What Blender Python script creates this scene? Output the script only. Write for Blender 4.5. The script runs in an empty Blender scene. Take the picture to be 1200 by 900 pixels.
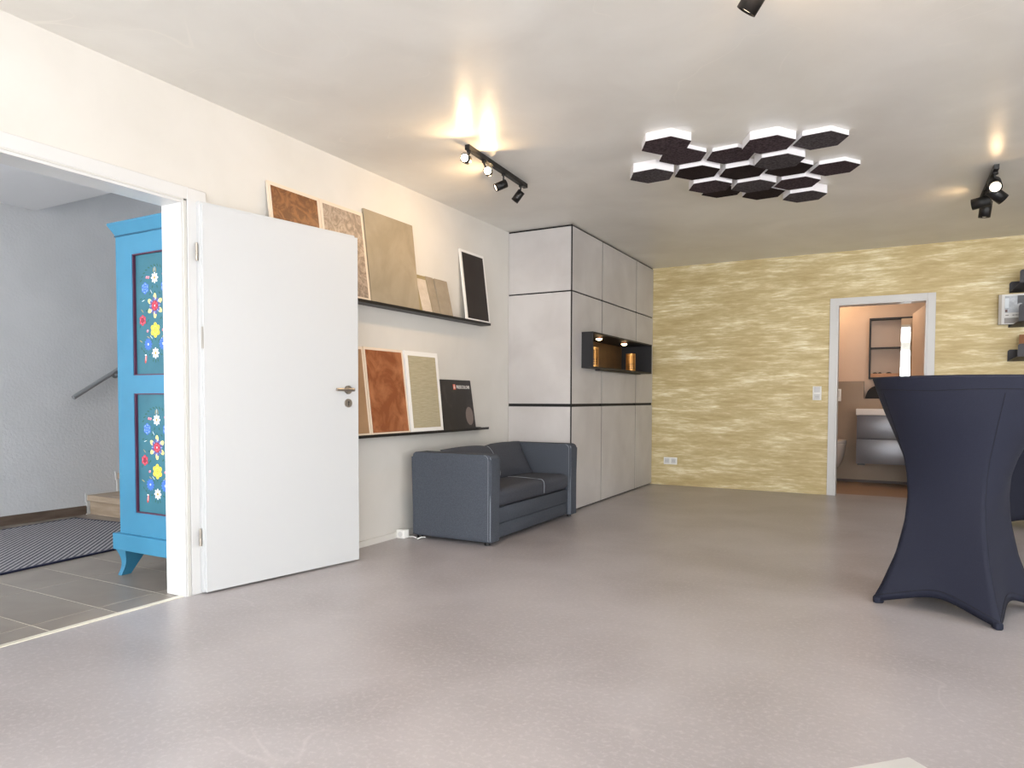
import bpy, bmesh, math, random
from mathutils import Vector, Matrix
PI = math.pi
C = bpy.context.scene.collection
sc = bpy.context.scene

# ------------------------------------------------------------------ camera
cam_d = bpy.data.cameras.new('camera'); cam = bpy.data.objects.new('camera', cam_d); C.objects.link(cam)
rt = Vector((0.87270436, 0.4882433, 0.00236211)); up = Vector((-0.01958827, 0.03017795, 0.99935259)); fw = Vector((-0.48785592, 0.87218563, -0.03590027))
m = Matrix(((rt.x, up.x, -fw.x, 3.08697), (rt.y, up.y, -fw.y, 0.0), (rt.z, up.z, -fw.z, 1.0), (0, 0, 0, 1)))
cam.matrix_world = m
cam_d.sensor_width = 36; cam_d.lens = 816.86 / 1200 * 36
cam_d.shift_x = (600 - 586.648) / 1200; cam_d.shift_y = (496.687 - 450) / 1200
cam_d.clip_start = 0.05
sc.camera = cam

# ------------------------------------------------------------------ world, light, exposure
sc.view_settings.view_transform = 'Standard'; sc.view_settings.look = 'None'
sc.view_settings.exposure = 0.30; sc.view_settings.gamma = 1.0; sc.view_settings.use_curve_mapping = False
W = bpy.data.worlds.new('overcast_sky'); sc.world = W; W.use_nodes = True
wn = W.node_tree.nodes; wl = W.node_tree.links
bg = wn['Background']; bg.inputs['Strength'].default_value = 11.5
tc = wn.new('ShaderNodeTexCoord'); sx = wn.new('ShaderNodeSeparateXYZ'); rp = wn.new('ShaderNodeValToRGB')
wl.new(tc.outputs['Generated'], sx.inputs[0]); wl.new(sx.outputs['Z'], rp.inputs[0])
rp.color_ramp.elements[0].position = 0.0; rp.color_ramp.elements[0].color = (0.97, 0.97, 0.98, 1)
rp.color_ramp.elements[1].position = 0.6; rp.color_ramp.elements[1].color = (0.84, 0.92, 1.0, 1)
wl.new(rp.outputs[0], bg.inputs['Color'])

def portal(name, loc, rot, sx_, sy_):
    l = bpy.data.lights.new(name, 'AREA'); l.shape = 'RECTANGLE'; l.size = sx_; l.size_y = sy_
    l.cycles.is_portal = True
    o = bpy.data.objects.new(name, l); C.objects.link(o); o.location = loc; o.rotation_euler = rot
    return o
# daylight enters through these openings (windows behind the camera, one to the right, and unseen ones added for light at the right, in hall and stairwell)
portal('daylight_portal', (3.85, -2.75, 1.2), (PI/2, 0, 0), 5.0, 2.3)
portal('daylight_portal', (7.05, -0.9, 1.3), (PI/2, 0, PI/2), 1.4, 2.0)
portal('daylight_portal', (7.05, 3.1, 1.3), (PI/2, 0, PI/2), 1.2, 2.0)
portal('daylight_portal', (-1.6, -1.75, 1.25), (PI/2, 0, 0), 2.4, 2.3)
portal('daylight_portal', (-2.4, 6.4, 3.7), (-PI/2, 0, 0), 0.9, 1.2)

ZC = 2.525; YF = 5.658; YB = 8.036; CD = 0.636; HX = -2.934

# ------------------------------------------------------------------ helpers
def lin(c):
    return tuple(((v/255)/12.92 if v/255 <= 0.04045 else ((v/255+0.055)/1.055)**2.4) for v in c)
def mat(name, rgb, rough=0.5, metal=0.0, rgb2=None, scale=4, stretch=(1, 1, 1), detail=4, bump=0.0, bscale=60, emit=None, strength=0, lo=0.35, hi=0.65, coat=0, spec=0.5, distort=0.0, rot=(0, 0, 0), rough2=None):
    M = bpy.data.materials.new(name); M.use_nodes = True
    n = M.node_tree.nodes; l = M.node_tree.links; b = n['Principled BSDF']
    b.inputs['Base Color'].default_value = (*lin(rgb), 1); b.inputs['Roughness'].default_value = rough
    b.inputs['Metallic'].default_value = metal; b.inputs['Specular IOR Level'].default_value = spec
    if coat: b.inputs['Coat Weight'].default_value = coat; b.inputs['Coat Roughness'].default_value = 0.08
    if rgb2 or bump:
        tc = n.new('ShaderNodeTexCoord'); mp = n.new('ShaderNodeMapping'); l.new(tc.outputs['Object'], mp.inputs[0])
        mp.inputs['Scale'].default_value = stretch; mp.inputs['Rotation'].default_value = rot
    if rgb2:
        t = n.new('ShaderNodeTexNoise'); t.inputs['Scale'].default_value = scale; t.inputs['Detail'].default_value = detail
        t.inputs['Distortion'].default_value = distort; t.inputs['Roughness'].default_value = 0.6
        l.new(mp.outputs[0], t.inputs[0])
        r = n.new('ShaderNodeValToRGB'); r.color_ramp.elements[0].position = lo; r.color_ramp.elements[1].position = hi
        r.color_ramp.elements[0].color = (*lin(rgb), 1); r.color_ramp.elements[1].color = (*lin(rgb2), 1)
        l.new(t.outputs[0], r.inputs[0]); l.new(r.outputs[0], b.inputs['Base Color'])
        if rough2 is not None:
            mr = n.new('ShaderNodeMapRange'); mr.inputs['From Min'].default_value = lo; mr.inputs['From Max'].default_value = hi
            mr.inputs['To Min'].default_value = rough; mr.inputs['To Max'].default_value = rough2
            l.new(t.outputs[0], mr.inputs[0]); l.new(mr.outputs[0], b.inputs['Roughness'])
    if bump:
        t2 = n.new('ShaderNodeTexNoise'); t2.inputs['Scale'].default_value = bscale; t2.inputs['Detail'].default_value = 3
        l.new(mp.outputs[0], t2.inputs[0]); bp = n.new('ShaderNodeBump'); bp.inputs['Strength'].default_value = bump
        bp.inputs['Distance'].default_value = 0.01
        l.new(t2.outputs[0], bp.inputs['Height']); l.new(bp.outputs[0], b.inputs['Normal'])
    if emit:
        b.inputs['Emission Color'].default_value = (*lin(emit), 1); b.inputs['Emission Strength'].default_value = strength
    return M

ORG = {}
def new_obj(name, me, parent=None, kind=None):
    o = bpy.data.objects.new(name, me); C.objects.link(o)
    if parent is not None:
        org = ORG[parent.name]; me.transform(Matrix.Translation(-org)); o.parent = parent; ORG[o.name] = org
    else:
        ORG[o.name] = Vector((0, 0, 0))
    if kind: o['kind'] = kind
    return o
def fin(bm, name, mt, parent=None, smooth=False, kind=None, label=None, origin=None):
    bmesh.ops.recalc_face_normals(bm, faces=bm.faces)
    me = bpy.data.meshes.new(name); bm.to_mesh(me); bm.free()
    for x in (mt if isinstance(mt, (list, tuple)) else [mt]): me.materials.append(x)
    if smooth:
        for p in me.polygons: p.use_smooth = True
        try: me.set_sharp_from_angle(angle=math.radians(40))
        except Exception: pass
    if parent is None and origin is not None:
        me.transform(Matrix.Translation(-Vector(origin)))
    o = new_obj(name, me, parent, kind)
    if parent is None and origin is not None:
        o.location = origin; ORG[o.name] = Vector(origin)
    if label: o['label'] = label
    return o
def thing(name, label, cat, loc, group=None, kind=None):
    o = bpy.data.objects.new(name, None); C.objects.link(o); o.location = loc; o.empty_display_size = 0.1
    ORG[o.name] = Vector(loc)
    if label: o['label'] = label
    if cat: o['category'] = cat
    if group: o['group'] = group
    if kind: o['kind'] = kind
    return o
def tag(o, label, cat, group=None):
    o['label'] = label; o['category'] = cat
    if group: o['group'] = group
    return o
def box(bm, a, b, bev=0, seg=2, mi=0):
    g = bmesh.ops.create_cube(bm, size=1)
    vs = g['verts']; a = Vector(a); b = Vector(b); c = (a+b)/2; s = b-a
    for v in vs: v.co = Vector((v.co.x*s.x, v.co.y*s.y, v.co.z*s.z)) + c
    fs = {f for v in vs for f in v.link_faces}
    for f in fs: f.material_index = mi
    if bev:
        es = list({e for v in vs for e in v.link_edges})
        bmesh.ops.bevel(bm, geom=es, offset=bev, segments=seg, affect='EDGES', profile=0.5)
    return vs
def B(name, mt, a, b, parent=None, bev=0, seg=2, **k):
    bm = bmesh.new(); box(bm, a, b, bev, seg); return fin(bm, name, mt, parent, smooth=bev > 0 and seg > 1, **k)
def frame_from_dir(d):
    d = Vector(d).normalized(); q = d.to_track_quat('Z', 'Y'); return q.to_matrix().to_4x4()
def cyl(bm, p, q, r, r2=None, n=20, caps=True, mi=0):
    p = Vector(p); q = Vector(q); d = q-p
    mt = Matrix.Translation((p+q)/2) @ frame_from_dir(d)
    g = bmesh.ops.create_cone(bm, cap_ends=caps, segments=n, radius1=r, radius2=r if r2 is None else r2, depth=d.length, matrix=mt)
    for v in g['verts']:
        for f in v.link_faces: f.material_index = mi
    return g['verts']
def prism(bm, pts, axis, a, b, mi=0):
    """extrude polygon of (u,v) along axis from a to b"""
    def P(u, v, w):
        return {'x': (w, u, v), 'y': (u, w, v), 'z': (u, v, w)}[axis]
    v0 = [bm.verts.new(P(u, v, a)) for u, v in pts]; v1 = [bm.verts.new(P(u, v, b)) for u, v in pts]
    fs = [bm.faces.new(v0), bm.faces.new(v1)]
    for i in range(len(pts)):
        j = (i+1) % len(pts); fs.append(bm.faces.new((v0[i], v0[j], v1[j], v1[i])))
    for f in fs: f.material_index = mi
def tube(bm, pts, r, n=10):
    prev = None
    for i, p in enumerate(pts):
        p = Vector(p); d = (Vector(pts[min(i+1, len(pts)-1)]) - Vector(pts[max(i-1, 0)])).normalized()
        a = d.orthogonal().normalized() if prev is None else (prev_a - d*prev_a.dot(d)).normalized()
        b = d.cross(a); prev_a = a
        ring = [bm.verts.new(p + (a*math.cos(t*2*PI/n) + b*math.sin(t*2*PI/n))*r) for t in range(n)]
        if prev:
            for t in range(n): bm.faces.new((prev[t], prev[(t+1) % n], ring[(t+1) % n], ring[t]))
        else: bm.faces.new(ring)
        prev = ring
    bm.faces.new(prev)

# ------------------------------------------------------------------ materials
def plaster(name, c1, c2, rough, bump, sc1=1.6, streak=None, fine=None, st=0.5, fine_amt=0.3, bsc=9):
    """trowelled mineral plaster: cloudy colour, faint trowel arcs, optional gloss"""
    M = bpy.data.materials.new(name); M.use_nodes = True
    n = M.node_tree.nodes; l = M.node_tree.links; b = n['Principled BSDF']
    tc = n.new('ShaderNodeTexCoord')
    t = n.new('ShaderNodeTexNoise'); t.inputs['Scale'].default_value = sc1; t.inputs['Detail'].default_value = 6; t.inputs['Distortion'].default_value = 0.4
    l.new(tc.outputs['Object'], t.inputs[0])
    r = n.new('ShaderNodeValToRGB'); r.color_ramp.elements[0].position = 0.3; r.color_ramp.elements[1].position = 0.7
    r.color_ramp.elements[0].color = (*lin(c1), 1); r.color_ramp.elements[1].color = (*lin(c2), 1)
    l.new(t.outputs[0], r.inputs[0]); col = r.outputs[0]
    if streak:
        # thin trowel lines: ridge of a distorted noise
        t3 = n.new('ShaderNodeTexNoise'); t3.inputs['Scale'].default_value = 1.1; t3.inputs['Detail'].default_value = 1.5; t3.inputs['Distortion'].default_value = 1.2
        l.new(tc.outputs['Object'], t3.inputs[0])
        s1 = n.new('ShaderNodeMath'); s1.operation = 'SUBTRACT'; s1.inputs[1].default_value = 0.5; l.new(t3.outputs[0], s1.inputs[0])
        s2 = n.new('ShaderNodeMath'); s2.operation = 'ABSOLUTE'; l.new(s1.outputs[0], s2.inputs[0])
        mr = n.new('ShaderNodeMapRange'); mr.inputs['From Min'].default_value = 0.0; mr.inputs['From Max'].default_value = 0.004
        mr.inputs['To Min'].default_value = 1; mr.inputs['To Max'].default_value = 0; l.new(s2.outputs[0], mr.inputs[0])
        t4 = n.new('ShaderNodeTexNoise'); t4.inputs['Scale'].default_value = 2.3; l.new(tc.outputs['Object'], t4.inputs[0])
        mr2 = n.new('ShaderNodeMapRange'); mr2.inputs['From Min'].default_value = 0.45; mr2.inputs['From Max'].default_value = 0.65; mr2.inputs['To Max'].default_value = st
        l.new(t4.outputs[0], mr2.inputs[0])
        mm = n.new('ShaderNodeMath'); mm.operation = 'MULTIPLY'; l.new(mr.outputs[0], mm.inputs[0]); l.new(mr2.outputs[0], mm.inputs[1])
        mx = n.new('ShaderNodeMixRGB'); mx.inputs[2].default_value = (*lin(streak), 1); l.new(mm.outputs[0], mx.inputs[0]); l.new(col, mx.inputs[1]); col = mx.outputs[0]
    if fine:
        t5 = n.new('ShaderNodeTexNoise'); t5.inputs['Scale'].default_value = 55; t5.inputs['Detail'].default_value = 5; t5.inputs['Roughness'].default_value = 0.7
        l.new(tc.outputs['Object'], t5.inputs[0])
        mr = n.new('ShaderNodeMapRange'); mr.inputs['From Min'].default_value = 0.5; mr.inputs['From Max'].default_value = 0.72; mr.inputs['To Max'].default_value = fine_amt; l.new(t5.outputs[0], mr.inputs[0])
        mx = n.new('ShaderNodeMixRGB'); mx.inputs[2].default_value = (*lin(fine), 1); l.new(mr.outputs[0], mx.inputs[0]); l.new(col, mx.inputs[1]); col = mx.outputs[0]
    l.new(col, b.inputs['Base Color'])
    b.inputs['Roughness'].default_value = rough
    t2 = n.new('ShaderNodeTexNoise'); t2.inputs['Scale'].default_value = bsc; t2.inputs['Detail'].default_value = 4; t2.inputs['Distortion'].default_value = 0.3
    l.new(tc.outputs['Object'], t2.inputs[0]); bp = n.new('ShaderNodeBump'); bp.inputs['Strength'].default_value = bump; bp.inputs['Distance'].default_value = 0.01
    l.new(t2.outputs[0], bp.inputs['Height']); l.new(bp.outputs[0], b.inputs['Normal'])
    return M
M_wall = plaster('cream_lime_plaster', (208, 205, 198), (215, 212, 206), 0.75, 0.12, 2.5)
M_ceil = plaster('trowelled_ceiling_plaster', (218, 215, 208), (233, 231, 225), 0.33, 0.14, 1.6, streak=(238, 234, 226), st=0.5)
M_floor = plaster('mauve_grey_microcement', (157, 151, 152), (179, 174, 176), 0.33, 0.12, 1.5, streak=(200, 194, 194), fine=(202, 197, 198), st=0.35, fine_amt=0.5)
M_hallwall = plaster('grey_hall_plaster', (208, 210, 213), (215, 217, 220), 0.8, 0.35, 3, bsc=45)
M_hallceil = mat('hall_ceiling_white', (222, 224, 228), 0.8)
M_bathwall = plaster('tan_bath_plaster', (200, 176, 156), (210, 187, 167), 0.6, 0.1, 2)
M_bathdado = plaster('brown_bath_dado', (140, 122, 104), (152, 134, 115), 0.55, 0.1, 2)
M_bathfloor = plaster('brown_bath_floor', (150, 122, 98), (160, 132, 108), 0.4, 0.05, 2)
M_cab = plaster('grey_cabinet_plaster', (186, 182, 180), (203, 200, 198), 0.5, 0.12, 2.2, streak=(190, 186, 182), st=0.3)
M_white = mat('white_lacquer', (211, 211, 210), 0.35)
M_leaf = mat('white_door_laminate', (198, 200, 201), 0.38, bump=0.02, bscale=200)
M_black = mat('matt_black_metal', (14, 13, 14), 0.45)
M_gap = mat('black_carcass', (8, 7, 8), 0.7)
M_steel = mat('brushed_steel', (168, 160, 150), 0.32, 0.9)
M_rail = mat('grey_steel_rail', (150, 152, 155), 0.4, 0.4)
M_plastic = mat('white_plastic', (240, 240, 236), 0.3)
M_dark = mat('dark_socket_hole', (60, 58, 56), 0.5)
M_blue = mat('light_blue_paint', (48, 116, 148), 0.5, rgb2=(54, 124, 157), scale=3)
M_teal = mat('teal_panel_paint', (36, 94, 111), 0.5, rgb2=(43, 105, 121), scale=5)
M_maroon = mat('maroon_line_paint', (82, 36, 62), 0.5)
M_oak = mat('greyed_oak', (150, 132, 112), 0.5, rgb2=(176, 158, 138), scale=3, stretch=(1, 9, 9), detail=6)
M_base_t = mat('brown_skirting_tile', (92, 78, 68), 0.45, rgb2=(112, 97, 86), scale=4, stretch=(6, 1, 8))
M_tile = mat('grey_hall_tile', (126, 117, 108), 0.35, rgb2=(142, 133, 123), scale=2.2, detail=5, distort=0.6)
M_grout = mat('light_grout', (206, 198, 184), 0.8)
M_strip = mat('pale_threshold_strip', (226, 222, 206), 0.4)
M_sofa = mat('slate_blue_upholstery', (70, 75, 84), 0.9, rgb2=(84, 89, 98), scale=170, detail=3, bump=0.25, bscale=500, spec=0.2)
M_sofad = mat('charcoal_cushion_fabric', (68, 71, 79), 0.9, rgb2=(80, 83, 92), scale=170, detail=3, bump=0.25, bscale=500, spec=0.2)
M_stitch = mat('pale_stitching', (158, 164, 174), 0.8)
M_navy = mat('navy_stretch_fabric', (26, 29, 44), 0.75, rgb2=(31, 34, 50), scale=300, detail=2, spec=0.3, bump=0.1, bscale=900)
M_felt = mat('charcoal_felt', (48, 40, 43), 0.95, rgb2=(86, 73, 77), scale=70, detail=3, spec=0.1)
M_felt2 = mat('grey_felt', (58, 53, 55), 0.95, rgb2=(92, 86, 88), scale=70, detail=3, spec=0.1)
M_felt3 = mat('brown_felt', (34, 28, 28), 0.95, rgb2=(54, 43, 42), scale=140, detail=3, spec=0.1)
M_hexw = mat('white_panel_body', (240, 238, 240), 0.6)
M_bronze = mat('bronze_back_panel', (104, 76, 44), 0.5, 0.3, rgb2=(120, 88, 52), scale=6)
M_gold = mat('perforated_gold', (190, 140, 80), 0.38, 0.9)
M_chrome = mat('copper_lamp_rim', (190, 120, 84), 0.3, 0.9)
M_boxb = mat('dark_grey_box_paint', (24, 24, 28), 0.55)
M_mirror = mat('mirror_glass', (235, 238, 238), 0.02, 1.0)
M_gloss = mat('glossy_grey_vanity', (112, 113, 119), 0.3, 0.3, spec=0.6)
M_ceramic = mat('white_ceramic', (226, 220, 214), 0.12)
M_wood = mat('light_wood_tray', (180, 128, 88), 0.5, rgb2=(196, 144, 102), scale=3, stretch=(2, 12, 12))

def glass_mat():
    M = bpy.data.materials.new('window_glass'); M.use_nodes = True; n = M.node_tree.nodes; l = M.node_tree.links
    n.remove(n['Principled BSDF']); out = n['Material Output']
    t = n.new('ShaderNodeBsdfTransparent'); g = n.new('ShaderNodeBsdfGlossy'); g.inputs['Roughness'].default_value = 0.02
    mx = n.new('ShaderNodeMixShader'); mx.inputs[0].default_value = 0.06
    l.new(t.outputs[0], mx.inputs[1]); l.new(g.outputs[0], mx.inputs[2]); l.new(mx.outputs[0], out.inputs[0]); return M
M_glass = glass_mat()

def gold_wall():
    M = bpy.data.materials.new('brushed_gold_plaster'); M.use_nodes = True; n = M.node_tree.nodes; l = M.node_tree.links; b = n['Principled BSDF']
    tc = n.new('ShaderNodeTexCoord')
    def noise(scale, sxyz, det=6, dist=0.0):
        mp = n.new('ShaderNodeMapping'); mp.inputs['Scale'].default_value = sxyz; l.new(tc.outputs['Object'], mp.inputs[0])
        t = n.new('ShaderNodeTexNoise'); t.inputs['Scale'].default_value = scale; t.inputs['Detail'].default_value = det; t.inputs['Distortion'].default_value = dist
        t.inputs['Roughness'].default_value = 0.65
        l.new(mp.outputs[0], t.inputs[0]); return t.outputs[0]
    broad = noise(1.0, (1.6, 1, 7.0), 3); mid = noise(1.0, (4.5, 1, 42), 8, 0.3); fine = noise(1.0, (16, 1, 230), 5)
    def math_(op, a, b_):
        k = n.new('ShaderNodeMath'); k.operation = op
        for i, v in enumerate((a, b_)):
            if isinstance(v, (int, float)): k.inputs[i].default_value = v
            else: l.new(v, k.inputs[i])
        return k.outputs[0]
    s = math_('ADD', math_('ADD', math_('MULTIPLY', broad, 0.42), math_('MULTIPLY', mid, 0.36)), math_('MULTIPLY', fine, 0.22))
    r = n.new('ShaderNodeValToRGB'); cr = r.color_ramp
    cr.elements[0].position = 0.40; cr.elements[0].color = (*lin((182, 160, 112)), 1)
    cr.elements[1].position = 0.63; cr.elements[1].color = (*lin((246, 240, 216)), 1)
    e = cr.elements.new(0.50); e.color = (*lin((200, 182, 134)), 1)
    e = cr.elements.new(0.555); e.color = (*lin((220, 206, 164)), 1)
    l.new(s, r.inputs[0]); l.new(r.outputs[0], b.inputs['Base Color'])
    b.inputs['Roughness'].default_value = 0.5; b.inputs['Metallic'].default_value = 0.15
    bp = n.new('ShaderNodeBump'); bp.inputs['Strength'].default_value = 0.3; bp.inputs['Distance'].default_value = 0.004; l.new(s, bp.inputs['Height']); l.new(bp.outputs[0], b.inputs['Normal'])
    return M
M_gw = gold_wall()

def rug_mat():
    M = bpy.data.materials.new('woven_grey_rug'); M.use_nodes = True; n = M.node_tree.nodes; l = M.node_tree.links; b = n['Principled BSDF']
    tc = n.new('ShaderNodeTexCoord'); mp = n.new('ShaderNodeMapping'); l.new(tc.outputs['Object'], mp.inputs[0])
    mp.inputs['Rotation'].default_value = (0, 0, math.radians(-45))
    w = n.new('ShaderNodeTexWave'); w.wave_type = 'BANDS'; w.bands_direction = 'X'; w.inputs['Scale'].default_value = 10.5; w.inputs['Distortion'].default_value = 0.5; w.inputs['Detail Scale'].default_value = 6
    l.new(mp.outputs[0], w.inputs[0])
    t = n.new('ShaderNodeTexNoise'); t.inputs['Scale'].default_value = 160; l.new(tc.outputs['Object'], t.inputs[0])
    mx = n.new('ShaderNodeMath'); mx.operation = 'MULTIPLY_ADD'; mx.inputs[1].default_value = 1.0; l.new(w.outputs['Fac'], mx.inputs[0]); l.new(t.outputs[0], mx.inputs[2])
    sb_ = n.new('ShaderNodeMath'); sb_.operation = 'SUBTRACT'; sb_.inputs[1].default_value = 0.5; l.new(mx.outputs[0], sb_.inputs[0]); mx = sb_
    r = n.new('ShaderNodeValToRGB'); r.color_ramp.elements[0].position = 0.25; r.color_ramp.elements[1].position = 0.8
    r.color_ramp.elements[0].color = (*lin((66, 66, 74)), 1); r.color_ramp.elements[1].color = (*lin((158, 155, 156)), 1)
    l.new(mx.outputs[0], r.inputs[0]); l.new(r.outputs[0], b.inputs['Base Color']); b.inputs['Roughness'].default_value = 0.95
    return M
M_rug = rug_mat(); M_rugb = mat('navy_rug_binding', (34, 36, 62), 0.9)

# ================================================================== SETTING
S = 'structure'
B('floor', M_floor, (0, -2.6, -0.1), (7.0, YB+0.17, 0), kind=S)
B('ceiling', M_ceil, (-0.137, -2.6, ZC), (7.0, YB+0.17, ZC+0.12), kind=S)
# left wall with the doorway (y 1.34 .. 2.34)
bm = bmesh.new()
box(bm, (-0.137, -2.6, 0), (0, 1.34, ZC)); box(bm, (-0.137, 2.34, 0), (0, YB+0.17, ZC)); box(bm, (-0.137, 1.34, 2.0), (0, 2.34, ZC))
fin(bm, 'wall_left', M_wall, kind=S)
# back wall with bathroom door opening x 2.57..3.40
bm = bmesh.new()
box(bm, (0, YB, 0), (2.57, YB+0.15, ZC)); box(bm, (3.40, YB, 0), (7.0, YB+0.15, ZC)); box(bm, (2.57, YB, 2.0), (3.40, YB+0.15, ZC))
fin(bm, 'wall_back', M_gw, kind=S)
# front wall (behind the camera), glazed
bm = bmesh.new()
box(bm, (-0.137, -2.75, 0), (1.35, -2.6, ZC)); box(bm, (6.35, -2.75, 0), (7.0, -2.6, ZC)); box(bm, (1.35, -2.75, 2.35), (6.35, -2.6, ZC))
fin(bm, 'wall_front', M_wall, kind=S)
bm = bmesh.new()
box(bm, (7.0, -2.75, 0), (7.15, -1.6, ZC)); box(bm, (7.0, -0.2, 0), (7.15, 2.5, ZC)); box(bm, (7.0, 3.7, 0), (7.15, YB+0.17, ZC)); box(bm, (7.0, 2.5, 0), (7.15, 3.7, 0.3)); box(bm, (7.0, 2.5, 2.3), (7.15, 3.7, ZC)); box(bm, (7.0, -1.6, 0), (7.15, -0.2, 0.3)); box(bm, (7.0, -1.6, 2.3), (7.15, -0.2, ZC))
fin(bm, 'wall_right', M_wall, kind=S)
def window(name, axis, a0, a1, z0, z1, w, n):
    """axis 'x': spans x at y=w ; axis 'y': spans y at x=w"""
    r = thing(name, None, None, ((a0+a1)/2, w, z0) if axis == 'x' else (w, (a0+a1)/2, z0), kind=S)
    def bb(nm, mt, u0, u1, v0, v1, d):
        if axis == 'x': B(nm, mt, (u0, w-d, v0), (u1, w+d, v1), r)
        else: B(nm, mt, (w-d, u0, v0), (w+d, u1, v1), r)
    f = 0.06
    bm = bmesh.new()
    def fb(u0, u1, v0, v1):
        if axis == 'x': box(bm, (u0, w-0.04, v0), (u1, w+0.04, v1))
        else: box(bm, (w-0.04, u0, v0), (w+0.04, u1, v1))
    fb(a0, a1, z0, z0+f); fb(a0, a1, z1-f, z1)
    st = (a1-a0)/n
    for i in range(n+1):
        c = a0+i*st; u0 = max(a0, c-f/2); u1 = min(a1, c+f/2)
        if i == 0: u1 = a0+f
        if i == n: u0 = a1-f
        fb(u0, u1, z0+f, z1-f)
    fin(bm, 'window_frame', M_white, r)
    for i in range(n): bb('pane', M_glass, a0+i*st+f/2, a0+(i+1)*st-f/2, z0+f, z1-f, 0.004)
    return r
window('window_1', 'x', 1.35, 6.35, 0.0, 2.35, -2.68, 4)
window('window_2', 'y', -1.6, -0.2, 0.3, 2.3, 7.08, 1)
window('added_fill_window', 'y', 2.5, 3.7, 0.3, 2.3, 7.08, 2)  # unseen window, added as side fill for the deep end of the room
B('baseboard_left', M_wall, (0, 2.41, 0), (0.012, YF, 0.042), kind=S)
B('trim_1', M_strip, (-0.03, 1.37, -0.02), (0.0, 2.27, 0.0035), kind=S)

# ---- hall
r = thing('floor_hall', None, None, (-1.5, 2.3, -0.05), kind=S)
B('grout_bed', M_grout, (HX, -1.6, -0.1), (-0.001, 6.4, -0.001), r)
g = 0.003; first = {}
cols = [(-0.19, -0.03), (-0.79, -0.19), (-1.39, -0.79), (-1.99, -1.39), (-2.59, -1.99), (HX, -2.59)]
for ci, (x0, x1) in enumerate(cols):
    y = 1.636-0.299*9; tile = None
    while y < 4.2:
        if tile is None:
            tile = B('tile', M_tile, (x0+g, y+g, -0.012), (x1-g, y+0.299-g, 0.0), r); y_first = y
        else:
            t = tile.copy(); C.objects.link(t); t.parent = r; t.location = (0, y-y_first, 0)
        y += 0.299
bm = bmesh.new()
box(bm, (HX-0.15, -1.75, 0), (HX, 6.4, 4.8)); fin(bm, 'wall_hall_left', M_hallwall, kind=S)
bm = bmesh.new()
box(bm, (HX-0.15, -1.75, 0), (-2.8, -1.6, 2.5)); box(bm, (-0.4, -1.75, 0), (-0.137, -1.6, 2.5)); box(bm, (-2.8, -1.75, 0), (-0.4, -1.6, 0.1)); box(bm, (-2.8, -1.75, 2.4), (-0.4, -1.6, 2.5))
fin(bm, 'wall_hall_front', M_hallwall, kind=S)
window('added_hall_window', 'x', -2.8, -0.4, 0.1, 2.4, -1.68, 3)  # unseen window, added and sized to brighten the hall
bm = bmesh.new()
box(bm, (HX-0.15, 6.25, 0), (-0.137, 6.4, 3.1)); box(bm, (HX-0.15, 6.25, 4.3), (-0.137, 6.4, 4.8)); box(bm, (HX-0.15, 6.25, 3.1), (-2.85, 6.4, 4.3)); box(bm, (-1.95, 6.25, 3.1), (-0.137, 6.4, 4.3))
fin(bm, 'wall_hall_back', M_hallwall, kind=S)
window('added_stair_window', 'x', -2.85, -1.95, 3.1, 4.3, 6.33, 1)  # unseen upstairs window, added to let daylight into the stairwell
B('ceiling_hall', M_hallceil, (HX, -1.6, 2.5), (-0.137, 3.11, 2.75), kind=S)
bm = bmesh.new()
box(bm, (HX-0.15, 2.95, 4.8), (-0.137, 6.4, 4.9)); fin(bm, 'ceiling_stairwell', M_hallceil, kind=S)
bm = bmesh.new()
box(bm, (-0.137, 2.9, ZC+0.12), (0.0, 6.4, 4.8)); box(bm, (HX, 2.8, 2.75), (-0.137, 2.95, 4.8)); fin(bm, 'wall_stairwell', M_hallwall, kind=S)
r = thing('baseboard_hall', None, None, (HX, 1.0, 0), kind=S)
yy = -1.6
while yy < 3.46:
    y1 = min(yy+0.6, 3.462)
    if 2.9 < yy+0.6-0.0 < 3.2: pass
    B('skirting_tile', M_base_t, (HX, yy+0.001, 0), (HX+0.012, y1-0.001, 0.075), r); yy = y1 if y1 < 3.462 else 9

# staircase
st = thing('staircase', 'oak stair steps rising along the grey hall wall behind the blue wardrobe', 'stairs', (-2.4, 3.48, 0))
n_st = 10
for i in range(n_st):
    y0 = 3.47+0.268*i; z1 = 0.165*(i+1)
    B('riser', M_oak, (HX+0.02, y0+0.02, z1-0.165), (-1.95, y0+0.04, z1-0.05), st)
    B('tread', M_oak, (HX+0.012, y0, z1-0.05), (-1.95, y0+0.288, z1), st, bev=0.003, seg=1)
bm = bmesh.new()
for i in range(n_st):
    y0 = 3.47+0.268*i; z1 = 0.165*(i+1)
    box(bm, (HX+0.0005, y0-0.012, z1-0.06), (HX+0.012, y0+0.0, z1+0.012)); box(bm, (HX+0.0005, y0, z1), (HX+0.012, y0+0.256, z1+0.012))
    box(bm, (HX+0.0005, y0+0.0, z1-0.165), (HX+0.012, y0+0.268, z1))
fin(bm, 'edge_trim', M_white, st, label='white edge trim')
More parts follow.
